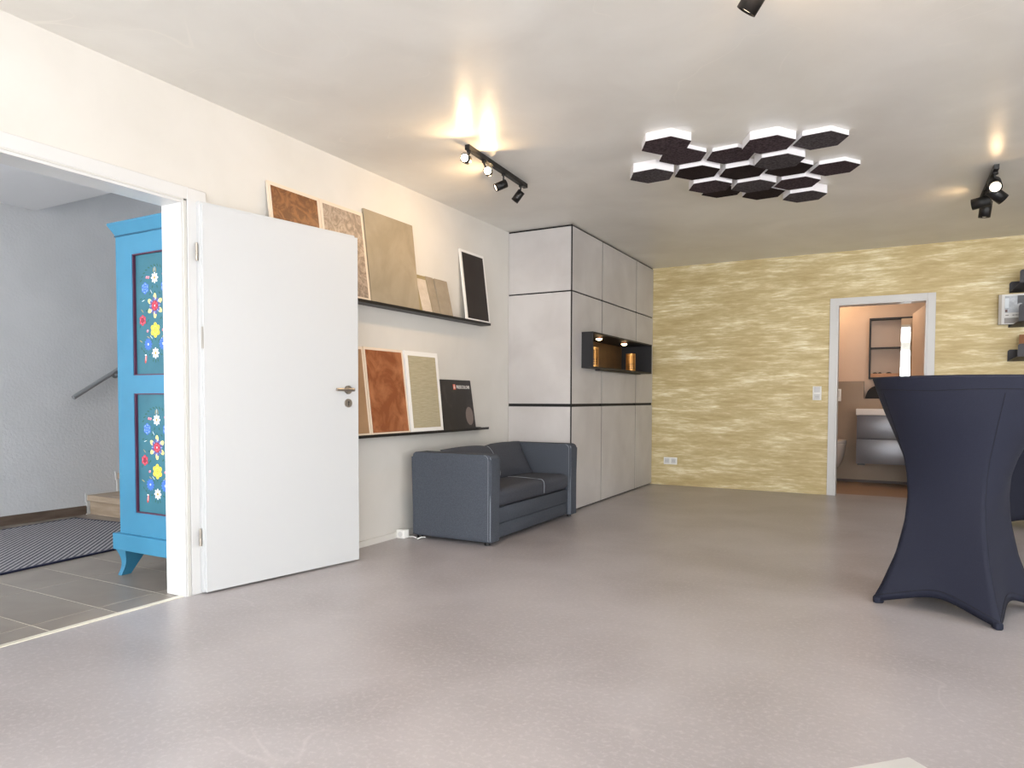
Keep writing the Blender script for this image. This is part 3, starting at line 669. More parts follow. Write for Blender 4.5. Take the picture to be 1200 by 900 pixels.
# black folder with logo
M_fold = mat('black_marbled_folder', (34, 31, 31), 0.4, rgb2=(58, 54, 53), scale=7, detail=6, distort=1.2, lo=0.5, hi=0.8)
t_, bb = board('sample_folder', 4.480, 4.945, S2, 0.402, M_fold, M_fold, None, 'black folder with white lettering and a grey disc on the lower ledge', cat='folder', th=0.026)
def onboard(y, h, n, H=0.402, xb=0.088, th=0.026):
    ang = math.asin((xb-0.003-th)/H); dz = Vector((-math.sin(ang), 0, math.cos(ang))); dx = Vector((math.cos(ang), 0, math.sin(ang)))
    return Vector((xb, 0, S2+0.0005))+dx*n+dz*h+Vector((0, y, 0)), dx, dz
bm = bmesh.new(); c, dx, dz = onboard(4.868, 0.108, 0)
vs = [bm.verts.new(c+Vector((0, 1, 0))*0.058*math.cos(2*PI*i/32)+dz*0.075*math.sin(2*PI*i/32)+dx*0.0009) for i in range(32)]; bm.faces.new(vs)
fin(bm, 'grey_disc', mat('grey_print', (120, 108, 104), 0.5), t_, label='printed grey disc')
bm = bmesh.new(); c, dx, dz = onboard(4.690, 0.345, 0)
vs = [bm.verts.new(c+Vector((0, a, 0))+dz*b+dx*0.0009) for a, b in ((-.018, -.022), (.018, -.022), (.018, .022), (-.018, .022))]; bm.faces.new(vs)
fin(bm, 'orange_mark', mat('orange_print', (214, 88, 44), 0.5), t_, label='orange square logo mark')
bm = bmesh.new()
for a, b, w, h_ in ((0, 0.008, 0.004, 0.010), (0, -0.010, 0.012, 0.003), (-0.006, -0.002, 0.002, 0.008), (0.006, -0.002, 0.002, 0.008)):
    vs = [bm.verts.new(c+Vector((0, a+u*w, 0))+dz*(b+v*h_)+dx*0.0013) for u, v in ((-1, -1), (1, -1), (1, 1), (-1, 1))]; bm.faces.new(vs)
fin(bm, 'logo_sign', mat('white_print', (236, 234, 230), 0.5), t_)
def text_mesh(name, s, size, origin, ux, uy, uz, mt, parent, width=None, bold=0.0):
    cu = bpy.data.curves.new('t', 'FONT'); cu.body = s; cu.size = size; cu.extrude = 0.0003; cu.offset = bold; cu.resolution_u = 2
    to = bpy.data.objects.new('t', cu); C.objects.link(to)
    dg = bpy.context.evaluated_depsgraph_get(); dg.update(); me = bpy.data.meshes.new_from_object(to.evaluated_get(dg))
    bpy.data.objects.remove(to); bpy.data.curves.remove(cu)
    xs = [v.co.x for v in me.vertices]; k = width/(max(xs)-min(xs)) if width else 1
    for v in me.vertices: v.co = Vector(origin)+Vector(ux)*(v.co.x*k)+Vector(uy)*v.co.y+Vector(uz)*v.co.z
    me.materials.clear(); me.materials.append(mt); me.name = name
    return new_obj(name, me, parent)
c, dx, dz = onboard(4.718, 0.329, 0)
text_mesh('lettering', 'FRESCOLORI', 0.036, c+dx*0.001+dz*0.004, (0, 1, 0), dz, dx, bpy.data.materials['white_print'], t_, width=0.195, bold=0.0005)
tag(B('sample_tile', M_black, (0.012, 4.955, S2+0.0005), (0.060, 5.075, S2+0.009), bev=0.002, seg=1), 'thin black sample tile lying flat at the end of the lower ledge', 'sample tile')

# ================================================================== SOFA
sf = thing('sofa', 'slate grey two-seat sofa with pale stitching below the lower ledge', 'sofa', (0.43, 4.78, 0))
SY0, SY1, AW = 4.035, 5.520, 0.140; SX0, SX1 = 0.10, 0.752; SZ0, SZ1 = 0.025, 0.620
def arm(y0, y1):
    bm = bmesh.new(); R = 0.035
    pts = [(SX0, SZ0), (SX1, SZ0)]
    for i in range(7): t_ = i/6*PI/2; pts.append((SX1-R+R*math.cos(t_), SZ1-R+R*math.sin(t_)))
    for i in range(7): t_ = PI/2+i/6*PI/2; pts.append((SX0+R+R*math.cos(t_), SZ1-R+R*math.sin(t_)))
    prism(bm, pts, 'y', y0, y1)
    ed = [e for e in bm.edges if len(e.link_faces) == 2 and abs(e.verts[0].co.y-e.verts[1].co.y) < 1e-5]
    bmesh.ops.bevel(bm, geom=ed, offset=0.016, segments=3, affect='EDGES')
    a = fin(bm, 'armrest', M_sofa, sf, smooth=True)
    for k, yy in enumerate((y0+0.004, y0+0.011)):
        bm = bmesh.new(); x_ = SX1-0.022+0.014*k
        pl_ = [(x_+0.004*(1-k), yy-0.003*(1-k), SZ0+0.01), (x_+0.004*(1-k), yy-0.003*(1-k), SZ1-0.06)]
        for i in range(6):
            u = i/5*PI/2; pl_.append((x_-0.030+0.034*math.cos(u), yy-0.003*(1-k)+0.010*math.sin(u)*k, SZ1-0.036+0.034*math.sin(u)))
        tube(bm, pl_, 0.0016, 6); fin(bm, 'stitching', M_stitch, a, label='pale stitched seam', smooth=True)
    return a
arm(SY0, SY0+AW); arm(SY1-AW, SY1)
IY0, IY1 = SY0+AW-0.004, SY1-AW+0.004
bm = bmesh.new(); box(bm, (SX0, IY0, SZ0+0.01), (0.30, IY1, 0.600), 0.03, 3); fin(bm, 'backrest', M_sofa, sf, smooth=True)
bm = bmesh.new(); box(bm, (0.28, IY0, SZ0+0.005), (0.722, IY1, 0.128), 0.006, 2); fin(bm, 'lower_base', M_sofa, sf, smooth=True)
bm = bmesh.new(); box(bm, (0.28, IY0, 0.130), (0.726, IY1, 0.242), 0.008, 2); fin(bm, 'upper_base', M_sofa, sf, smooth=True)
def cushion(name, mt, x0, x1, y0, y1, z0, z1, R, puff, N=16, parent=sf):
    bm = bmesh.new(); box(bm, (x0, y0, z0), (x1, y1, z1))
    bmesh.ops.subdivide_edges(bm, edges=bm.edges[:], cuts=N, use_grid_fill=True)
    c = Vector(((x0+x1)/2, (y0+y1)/2, (z0+z1)/2)); hs = Vector(((x1-x0)/2, (y1-y0)/2, (z1-z0)/2))
    for v in bm.verts:
        d = v.co-c; q = Vector([max(-(hs[i]-R), min(hs[i]-R, d[i])) for i in range(3)]); e = d-q
        if e.length > 1e-6: d = q+e.normalized()*R
        fx = 1-(abs(d.x)/hs.x)**2.5; fy = 1-(abs(d.y)/hs.y)**2.5
        d.z *= 1+puff*max(0, fx)*max(0, fy)
        v.co = c+d
    return bm
bm = cushion('seat_cushion', M_sofad, 0.27, 0.745, IY0+0.004, IY1-0.004, 0.246, 0.372, 0.045, 0.10)
stc = fin(bm, 'seat_cushion', M_sofad, sf, smooth=True)
ym = 4.885
bm = bmesh.new()
sp = []
for i in range(14):
    u = i/13
    sp.append((0.35+0.365*u, ym-0.004*u, 0.3745+0.006*math.sin(min(1, u*1.1)*PI)))
for i in range(1, 7):
    u = i/6*PI/2; sp.append((0.715+0.0325*math.sin(u), ym-0.004, 0.3345+0.040*math.cos(u)))
sp.append((0.7475, ym-0.004, 0.265))
tube(bm, sp, 0.002, 6); fin(bm, 'stitching', M_stitch, stc, smooth=True, label='pale stitched seam')
def pillow(y0, y1, xb, zb, h, th, lean, parent=sf, roll=0.0):
    """soft back pillow leaning on the backrest; pinched corners, creases near them"""
    bm = bmesh.new(); N = 22; top = []; rnd = random.Random(7)
    dzv = Vector((-math.sin(lean), 0, math.cos(lean))); dxv = Vector((math.cos(lean), 0, math.sin(lean)))
    W_ = y1-y0; cy = (y0+y1)/2
    def P(u, v, s):
        # u,v in -1..1
        e = max(0, (1-abs(u)**3.0))**0.55*max(0, (1-abs(v)**3.0))**0.55
        dip = math.exp(-(u/0.10)**2); t_ = th/2*e*s*(1-0.16*dip)
        k = 1+0.05*math.sin(abs(u)*PI)*(v > 0)-0.06*dip*abs(v)**2; k2 = 1-0.045*(1-abs(v)**2)*abs(u)**3
        cr = 0.004*math.sin(9*math.atan2(v-0.9, u-0.9))*max(0, 1-((u-0.9)**2+(v-0.9)**2)*1.3)+0.004*math.sin(10*math.atan2(v+0.9, u-0.9))*max(0, 1-((u-0.9)**2+(v+0.9)**2)*1.1)
        yy = u*W_/2*k2; zz = v*h/2*k
        y2 = yy*math.cos(roll)-zz*math.sin(roll); z2 = yy*math.sin(roll)+zz*math.cos(roll)
        return Vector((xb, cy, zb+h/2))+Vector((0, y2, 0))+dzv*z2+dxv*(t_+cr*s)
    g1 = {}; g2 = {}
    for i in range(N+1):
        for j in range(N+1):
            u = -1+2*i/N; v = -1+2*j/N
            g1[i, j] = bm.verts.new(P(u, v, 1)); g2[i, j] = g1[i, j] if i in (0, N) or j in (0, N) else bm.verts.new(P(u, v, -1))
    for i in range(N):
        for j in range(N):
            bm.faces.new((g1[i, j], g1[i+1, j], g1[i+1, j+1], g1[i, j+1]))
            f = (g2[i, j], g2[i, j+1], g2[i+1, j+1], g2[i+1, j])
            if len(set(f)) == 4:
                try: bm.faces.new(f)
                except ValueError: pass
    return fin(bm, 'back_cushion', M_sofad, parent, smooth=True), P
c2, P_ = pillow(IY0-0.035, IY1-0.03, 0.345, 0.350, 0.300, 0.125, 0.48)
bm = bmesh.new(); tube(bm, [P_(0.0, v/10, 1)+Vector((0.002, 0, 0.001)) for v in range(-9, 10)], 0.0018, 6); fin(bm, 'stitching', M_stitch, c2, smooth=True, label='pale stitched seam')
for x_, y_ in ((0.14, SY0+0.05), (0.70, SY0+0.05), (0.14, SY1-0.05), (0.70, SY1-0.05)):
    bm = bmesh.new(); cyl(bm, (x_, y_, 0), (x_, y_, SZ0+0.012), 0.02); fin(bm, 'leg', M_black, sf)

# surface socket box on the skirting beside the sofa, cables
sb = thing('socket_box', 'white surface-mounted socket box on the floor beside the sofa', 'socket', (0.04, 3.99, 0))
B('housing', M_plastic, (0.0125, 3.968, 0.001), (0.082, 4.028, 0.062), sb, bev=0.004)
bm = bmesh.new(); cyl(bm, (0.047, 3.9665, 0.032), (0.047, 3.968, 0.032), 0.019, n=20); fin(bm, 'socket_face', mat('socket_face_grey', (214, 214, 212), 0.4), sb, smooth=True)
tg = thing('power_cable', 'two short white cable ends poking out under the sofa arm', 'cable', (0.14, 4.03, 0))
bm = bmesh.new(); tube(bm, [(0.082, 4.015, 0.012), (0.10, 4.020, 0.010), (0.125, 4.015, 0.014), (0.145, 4.030, 0.006)], 0.004, 8); fin(bm, 'cable', M_plastic, tg, smooth=True)
bm = bmesh.new(); tube(bm, [(0.175, 3.995, 0.006), (0.19, 4.025, 0.014), (0.20, 4.06, 0.010)], 0.004, 8); fin(bm, 'cable', M_plastic, tg, smooth=True)

# ================================================================== WALL SOCKETS
def plate(name, x0, x1, z0, z1, n, vertical, label, kinds):
    t_ = thing(name, label, 'socket' if 'switch' not in kinds else 'switch', ((x0+x1)/2, YB, (z0+z1)/2))
    B('frame', M_plastic, (x0, YB-0.010, z0), (x1, YB-0.0002, z1), t_, bev=0.003)
    for i, k in enumerate(kinds):
        if vertical: cx = (x0+x1)/2; cz = z1-(z1-z0)*(i+0.5)/n
        else: cx = x0+(x1-x0)*(i+0.5)/n; cz = (z0+z1)/2
        if k == 'switch': B('rocker', M_white, (cx-0.028, YB-0.014, cz-0.028), (cx+0.028, YB-0.0101, cz+0.028), t_, bev=0.002)
        else:
            bm = bmesh.new(); box(bm, (cx-0.028, YB-0.0125, cz-0.028), (cx+0.028, YB-0.0101, cz+0.028)); s_ = fin(bm, 'socket_insert', M_white, t_)
            bm = bmesh.new(); cyl(bm, (cx, YB-0.0135, cz), (cx, YB-0.0126, cz), 0.021, n=24); fin(bm, 'recess', mat('recess_grey', (206, 206, 204), 0.4), s_)
            bm = bmesh.new()
            for a in (-0.0095, 0.0095): cyl(bm, (cx+a, YB-0.0145, cz), (cx+a, YB-0.0136, cz), 0.0028, n=10)
            fin(bm, 'pin_holes', M_dark, s_)
plate('double_socket', 0.783, 0.939, 0.242, 0.325, 2, False, 'white double socket low on the gold wall', ['socket', 'socket'])
plate('switch_socket', 2.366, 2.451, 0.993, 1.140, 2, True, 'white light switch above a socket beside the bathroom door', ['switch', 'socket'])

# ================================================================== HEXAGON CEILING PANELS
HEX = [((0, 0), .049, 0, 'top left'), ((0, 1), .027, 0, ''), ((-1, 1.5), .062, 1, ''), ((0, 2), .045, 2, ''), ((1, 1.5), .025, 0, ''), ((2, 1), .051, 0, ''), ((3, 1.5), .032, 1, ''),
       ((2, 2), .066, 1, ''), ((1, 2.5), .046, 2, ''), ((2, 3), .029, 2, ''), ((3, 3.5), .028, 0, ''), ((2, 4), .044, 0, ''), ((2, 5), .062, 1, ''), ((0, 3), .061, 0, ''), ((0, 4), .021, 2, ''), ((1, 3.5), .060, 1, ''), ((1, 4.5), .039, 2, '')]
HL = ['thick black-faced hexagon, nearest of the leftmost full column, at the top left of the cluster',
      'thin black-faced hexagon half tucked behind the thick top left one',
      'thick grey-faced hexagon alone in the leftmost column of the ceiling cluster',
      'black-faced hexagon in the third place of the leftmost full column',
      'thin black-faced hexagon, nearest of the second full column, left of the thick top middle one',
      'thick black-faced hexagon at the top middle of the ceiling cluster',
      'dark hexagon at the top right corner of the ceiling cluster',
      'thickest grey-faced hexagon in the centre right, just behind the thick top middle one',
      'black-faced hexagon in the middle of the cluster, left of the thickest grey one',
      'thin black hexagon mostly hidden behind the thickest grey one',
      'thin black hexagon alone at the far right of the ceiling cluster',
      'black-faced hexagon between the far right one and the bottom middle ones',
      'thick grey-faced hexagon at the bottom right, farthest from the camera',
      'thick charcoal-faced hexagon near the bottom left of the cluster',
      'thin black hexagon peeking out behind the thick bottom left one',
      'thick grey-faced hexagon at the bottom centre of the cluster',
      'black hexagon peeking out behind the thick bottom centre one']
ph = -0.0635; rr = 0.149; ox, oy = 1.9122, 4.0695
for ((u, v), t_, c, _), lab in zip(HEX, HL):
    u *= 0.2545; v *= 0.2962; x = ox+u*math.cos(ph)-v*math.sin(ph); y = oy+u*math.sin(ph)+v*math.cos(ph)
    h = thing('hexagon_panel', lab, 'acoustic panel', (x, y, ZC), 'hexagonal acoustic panels on the ceiling')
    pts = [(x+rr*math.cos(ph+k*PI/3), y+rr*math.sin(ph+k*PI/3)) for k in range(6)]
    bm = bmesh.new(); prism(bm, pts, 'z', ZC-t_+0.0035, ZC-0.0005); fin(bm, 'body', M_hexw, h)
    bm = bmesh.new(); prism(bm, pts, 'z', ZC-t_, ZC-t_+0.0034); fin(bm, 'felt_face', [M_felt, M_felt2, M_felt3][c], h)

# ================================================================== CEILING SPOTLIGHTS
M_lamp = mat('lit_spot_lens', (255, 250, 240), 0.3, emit=(255, 226, 178), strength=30)
M_lampc = mat('lit_spot_lens_soft', (255, 250, 240), 0.3, emit=(255, 236, 206), strength=2.2)
def spot_bar(label, x0, y0, x1, y1, heads, r, ln, w=0.03, drop=0.03, hz=0.10):
    t_ = thing('ceiling_spotlight', label, 'spotlight', ((x0+x1)/2, (y0+y1)/2, ZC), 'black spotlight bars on the ceiling')
    d = Vector((x1-x0, y1-y0, 0)); n_ = Vector((-d.y, d.x, 0)).normalized()*w/2
    bm = bmesh.new(); prism(bm, [(x0+n_.x, y0+n_.y), (x1+n_.x, y1+n_.y), (x1-n_.x, y1-n_.y), (x0-n_.x, y0-n_.y)], 'z', ZC-drop, ZC-0.0005)
    fin(bm, 'bar', M_black, t_)
    for (hx, hy), dv, power, lens, hz_ in heads:
        dv = Vector(dv).normalized(); c = Vector((hx, hy, ZC-hz_)); a = c-dv*ln/2; b = c+dv*ln/2
        bm = bmesh.new(); cyl(bm, a, b, r, n=28, caps=False); cyl(bm, a, a+dv*0.002, r, n=28)
        # inner rim
        cyl(bm, b-dv*0.0005, b-dv*ln*0.12, r*0.93, r*0.80, n=28, caps=False)
        hd = fin(bm, 'lamp_head', M_black, t_, smooth=True)
        md = hd.modifiers.new('thick', 'SOLIDIFY'); md.thickness = 0.002
        bm = bmesh.new(); cyl(bm, b-dv*ln*0.12, b-dv*ln*0.06, r*0.86, n=28); fin(bm, 'lens', lens, hd, smooth=True, label='glowing lens')
        # bar end of the swivel arm, on the bar's centre line next to the head
        k = max(0.03, min(0.97, ((Vector((hx, hy, 0))-Vector((x0, y0, 0))).dot(d))/d.length_squared)); pv = Vector((x0+d.x*k, y0+d.y*k, ZC-drop))
        bm = bmesh.new(); cyl(bm, pv, pv-Vector((0, 0, 0.012)), 0.014 if r < 0.035 else 0.02, n=18); tube(bm, [pv-Vector((0, 0, 0.010)), pv-Vector((0, 0, 0.022)), c-dv*ln*0.2], 0.006, 8); fin(bm, 'swivel_arm', M_black, t_, smooth=True)
        if power:
            l = bpy.data.lights.new('spot_emission', 'AREA'); l.shape = 'DISK'; l.size = r*1.6; l.energy = power; l.color = (1, 0.66, 0.34)
            lo = bpy.data.objects.new('spot_emission', l); C.objects.link(lo); lo.location = b+dv*0.0015
            lo.rotation_euler = (-dv).to_track_quat('Z', 'Y').to_euler()
    return t_
spot_bar('black spotlight bar with two glowing heads on the ceiling near the left wall', 0.838, 3.60, 0.792, 4.46,
         [((0.856, 3.56), (0.30, -0.95, -0.20), 1.6, M_lamp, 0.100), ((0.854, 3.823), (0.42, -0.88, -0.20), 1.6, M_lamp, 0.100),
          ((0.790, 4.10), (-0.66, -0.60, -0.42), 2.6, M_lampc, 0.105), ((0.775, 4.375), (-0.58, -0.15, -0.75), 2.6, M_lampc, 0.105)], 0.027, 0.082)
spot_bar('black spotlight bar with four large heads near the back wall, right of the hexagon panels', 3.655, 5.55, 3.655, 6.40,
         [((3.657, 5.64), (-0.02, -0.93, -0.55), 0.35, M_lampc, 0.108), ((3.695, 5.90), (0.72, 0.28, -0.62), 0.4, M_lampc, 0.112),
          ((3.625, 6.08), (-0.95, 0.25, -0.12), 0.4, M_lampc, 0.112), ((3.672, 6.32), (-0.10, 0.1, -0.99), 0.4, M_lampc, 0.112)], 0.039, 0.115)
spot_bar('black spotlight head cropped by the top edge of the photo', 2.66, 1.75, 2.66, 2.60,
         [((2.655, 2.56), (-0.60, 0.15, -0.77), 0.5, M_lampc, 0.138), ((2.66, 2.32), (0.75, 0.60, -0.10), 5, M_lamp, 0.125), ((2.66, 2.05), (0.5, -0.6, -0.6), 2, M_lampc, 0.125), ((2.66, 1.80), (-0.5, -0.6, -0.6), 2, M_lampc, 0.125)], 0.036, 0.11)

# ================================================================== STANDING TABLES
def standing_table(c, rot, label):
    c = Vector((c[0], c[1], 0))
    t_ = thing('standing_table', label, 'table', c, 'stretch-covered standing tables')
    N = 96; Zh = 1.07
    prof = [(0.0, .377), (.03, .375), (.10, .340), (.25, .279), (.41, .241), (.54, .229), (.64, .236), (.73, .252), (.87, .297), (1.04, .356), (1.10, .374)]
    def rho(z):
        for (a, ra), (b, rb) in zip(prof, prof[1:]):
            if z <= b: return ra+(rb-ra)*max(0, z-a)/(b-a)
        return prof[-1][1]
    def hem(phi):      # lower edge height
        s = abs(math.sin(2*phi))            # 0 at feet, 1 between (phi measured from a foot)
        return 0.002+0.072*s**0.8
    def sec(phi, z, zrel=None):
        p = (phi % (PI/2))
        sq = math.cos(PI/4)/math.cos(p-PI/4)
        k = max(0, min(1, (z-0.35)/0.62)); k = k*k*(3-2*k)
        q = 0.86*(1-0.6*min(1, z/0.3))      # extra inward sag near the hem
        lowsag = 1-0.13*math.sin(2*p)*max(0, 1-z/0.35)
        ridge = math.exp(-((min(p, PI/2-p))/0.07)**2)*0.0
        return rho(z)*((1-k)*sq*lowsag+k)
    bm = bmesh.new(); rows = []
    NZ = 34
    for j in range(NZ+1):
        row = []
        for i in range(N):
            phi = 2*PI*i/N; z0 = hem(phi); u = j/NZ; z = z0+(1.095-z0)*u
            r_ = sec(phi, z); a = rot+phi
            row.append(bm.verts.new(c+Vector((r_*math.cos(a), r_*math.sin(a), z))))
        rows.append(row)
    for a, b in zip(rows, rows[1:]):
        for i in range(N): bm.faces.new((a[i], a[(i+1) % N], b[(i+1) % N], b[i]))
    # rounded rim and top
    prev = rows[-1]
    for dr_, z in ((0.002, 1.100), (-0.002, 1.107), (-0.010, 1.110)):
        row = [bm.verts.new(c+Vector(((0.373+dr_)*math.cos(rot+2*PI*i/N), (0.373+dr_)*math.sin(rot+2*PI*i/N), z))) for i in range(N)]
        for i in range(N): bm.faces.new((prev[i], prev[(i+1) % N], row[(i+1) % N], row[i]))
        prev = row
    bm.faces.new(prev)
    # inner hem turned in
    inn = [bm.verts.new(v.co+Vector((0, 0, 0.012))+(c-v.co).normalized()*0.012) for v in rows[0]]
    for i in range(N): bm.faces.new((rows[0][i], rows[0][(i+1) % N], inn[(i+1) % N], inn[i]))
    cv = fin(bm, 'stretch_cover', M_navy, t_, smooth=False, label='dark navy stretch cover')
    for p in cv.data.polygons: p.use_smooth = True
    # seams: top band, hem band, vertical seams between feet
    M_seam = bpy.data.materials.get('dark_seam') or mat('dark_seam', (9, 10, 16), 0.9)
    def surf(phi, z, o=0.0007): r_ = sec(phi, z)+o; return c+Vector((r_*math.cos(rot+phi), r_*math.sin(rot+phi), z))
    def topband(phi): return 1.040+0.008*abs(math.cos(2*phi))
    bm = bmesh.new(); pts = [surf(2*PI*i/96, topband(2*PI*i/96)) for i in range(97)]; tube(bm, pts, 0.0016, 5); fin(bm, 'top_seam', M_seam, cv)
    bm = bmesh.new(); pts = [surf(2*PI*i/96, hem(2*PI*i/96)+0.034) for i in range(97)]; tube(bm, pts, 0.0016, 5); fin(bm, 'hem_seam', M_seam, cv)
    for k in range(4):
        phi = k*PI/2
        bm = bmesh.new(); pts = [surf(phi+0.02, 0.05+0.98*i/30, 0.0006) for i in range(31)]; tube(bm, pts, 0.0012, 5); fin(bm, 'side_seam', M_seam, cv)
        a = rot+phi; d = Vector((math.cos(a), math.sin(a), 0)); s_ = Vector((-d.y, d.x, 0)); p = c+d*0.352
        bm = bmesh.new()
        vs = box(bm, (-0.022, -0.017, 0), (0.024, 0.017, 0.034), 0.010, 3)
        for v in bm.verts: v.co = p+d*v.co.x+s_*v.co.y+Vector((0, 0, v.co.z))
        fin(bm, 'foot_pocket', M_navy, cv, smooth=True)
        bm = bmesh.new(); cyl(bm, c+d*0.03+Vector((0, 0, 0.55)), c+d*0.325+Vector((0, 0, 0.03)), 0.013, n=12); fin(bm, 'leg', M_steel, t_, smooth=True)
    bm = bmesh.new(); cyl(bm, c+Vector((0, 0, 0.5)), c+Vector((0, 0, 1.07)), 0.025, n=16); fin(bm, 'column', M_steel, t_, smooth=True)
standing_table((3.38, 4.01), math.atan2(-0.372, -0.928), 'navy stretch-covered standing table in front, at the right edge of the picture')
standing_table((4.02, 6.86), math.radians(225), 'second navy covered standing table glimpsed behind the front one')

# ================================================================== BROCHURE RACKS on the gold wall
M_rack = mat('anthracite_rack_metal', (48, 47, 54), 0.5)
def tray(z0, z1, label, zf0, zf1):
    t_ = thing('brochure_rack', label, 'wall rack', (4.3, YB, z0), 'anthracite brochure racks on the gold wall')
    y0, y1 = YB-0.02, YB-0.30
    def rounded(x0, x1, a, b, R=0.022):
        p = [(x0, a), (x1, a)]
        for i in range(5): u = i/4*PI/2; p.append((x1-R+R*math.cos(u), b-R+R*math.sin(u)))
        for i in range(5): u = PI/2+i/4*PI/2; p.append((x0+R+R*math.cos(u), b-R+R*math.sin(u)))
        return p
    bm = bmesh.new(); prism(bm, rounded(4.03, 4.62, z0, z1), 'y', YB-0.022, YB-0.018); fin(bm, 'back_plate', M_rack, t_)
    bm = bmesh.new(); prism(bm, rounded(4.072, 4.62, zf0, zf1), 'y', y1, y1+0.003); fin(bm, 'front_plate', M_rack, t_)
    bm = bmesh.new(); v = [bm.verts.new(p) for p in ((4.03, YB-0.02, z0), (4.62, YB-0.02, z0), (4.62, y1+0.002, zf0), (4.072, y1+0.002, zf0))]
    w = [bm.verts.new(x.co+Vector((0, 0, 0.003))) for x in v]; bm.faces.new(v); bm.faces.new(w)
    for i in range(4): bm.faces.new((v[i], v[(i+1) % 4], w[(i+1) % 4], w[i]))
    fin(bm, 'bottom_plate', M_rack, t_)
    B('wall_spacer', M_rack, (4.28, YB-0.0181, z0+0.02), (4.36, YB-0.0002, z0+0.06), t_)
tray(1.995, 2.10, 'topmost anthracite brochure rack at the right edge of the gold wall', 2.05, 2.165)
tray(1.675, 1.78, 'middle anthracite brochure rack holding the magazine on the gold wall', 1.705, 1.86)
tray(1.36, 1.47, 'lowest anthracite brochure rack, just above the standing table', 1.39, 1.505)
# magazine in the middle rack
mg = thing('magazine', 'interior design magazine with grey cover standing in the middle brochure rack', 'magazine', (4.05, 7.96, 1.68))
MY = 7.94
B('pages', mat('magazine_pages', (190, 184, 174), 0.7), (3.945, MY, 1.700), (4.16, MY+0.03, 1.975), mg)
B('cover', mat('magazine_cover', (226, 226, 224), 0.4), (3.968, MY-0.002, 1.700), (4.16, MY-0.0001, 1.975), mg)
def quad(name, mt, x0, x1, z0, z1, y, parent):
    bm = bmesh.new(); vs = [bm.verts.new(q) for q in ((x0, y, z0), (x1, y, z0), (x1, y, z1), (x0, y, z1))]; bm.faces.new(vs); return fin(bm, name, mt, parent)
cp = quad('cover_photo', mat('cover_photo_print', (150, 158, 168), 0.4, rgb2=(206, 212, 218), scale=14, detail=4), 3.990, 4.152, 1.805, 1.960, MY-0.0026, mg)
quad('photo_windows', mat('cover_photo_windows', (226, 234, 240), 0.4), 3.992, 4.022, 1.85, 1.94, MY-0.003, mg)
quad('photo_ceiling', mat('cover_photo_dark', (54, 56, 62), 0.4), 4.085, 4.152, 1.88, 1.960, MY-0.0032, mg)
quad('photo_chair', mat('cover_photo_chair', (96, 66, 62), 0.4), 3.994, 4.012, 1.81, 1.835, MY-0.0032, mg)
bm = bmesh.new(); vs = [bm.verts.new((4.105+0.022*math.cos(2*PI*i/20), MY-0.0034, 1.872+0.018*math.sin(2*PI*i/20))) for i in range(20)]; bm.faces.new(vs); fin(bm, 'photo_lamp', mat('cover_photo_lamp', (200, 204, 210), 0.4), mg)
quad('cover_lower_field', mat('cover_lower_grey', (146, 142, 138), 0.4), 3.990, 4.152, 1.708, 1.758, MY-0.0026, mg)
M_tx = mat('grey_text_print', (120, 118, 118), 0.5)
bm = bmesh.new()
for a, b in ((3.998, 4.022), (4.050, 4.066), (4.070, 4.090), (4.094, 4.120)): vs = [bm.verts.new(q) for q in ((a, MY-0.003, 1.779), (b, MY-0.003, 1.779), (b, MY-0.003, 1.787), (a, MY-0.003, 1.787))]; bm.faces.new(vs)
fin(bm, 'title_print', M_tx, mg)
bk = thing('book', 'thin orange-brown booklet standing in the lowest brochure rack', 'book', (4.2, 7.9, 1.40))
B('cover', mat('orange_brown_cover', (150, 98, 56), 0.6), (4.105, 7.93, 1.400), (4.28, 7.934, 1.60), bk)
B('pages', M_pale, (4.107, 7.9341, 1.402), (4.278, 7.944, 1.598), bk)

# ================================================================== BATHROOM FITTINGS
vn = thing('vanity_unit', 'wall-hung glossy grey vanity with two drawers and white basin in the bathroom', 'vanity', (3.2, 9.25, 0.26))
VX0, VX1 = 2.750, 3.65
B('carcass', M_boxb, (VX0, 9.07, 0.262), (VX1, 9.499, 0.815), vn)
B('drawer', M_gloss, (VX0-0.002, 9.05, 0.552), (VX1+0.002, 9.069, 0.818), vn, bev=0.003)
B('drawer', M_gloss, (VX0-0.002, 9.05, 0.262), (VX1+0.002, 9.069, 0.544), vn, bev=0.003)
B('underside_rail', M_black, (VX0+0.01, 9.08, 0.242), (VX0+0.09, 9.16, 0.262), vn)
bm = bmesh.new(); box(bm, (VX0-0.012, 9.035, 0.822), (VX1+0.012, 9.499, 0.895), 0.006, 2)
bs = fin(bm, 'basin', M_ceramic, vn, smooth=True, label='white ceramic basin')
bm = bmesh.new(); tube(bm, [(3.2, 9.44, 0.895), (3.2, 9.44, 1.02), (3.2, 9.40, 1.05), (3.2, 9.30, 1.04), (3.2, 9.29, 1.02)], 0.014, 12); fin(bm, 'tap', M_steel, bs, smooth=True)
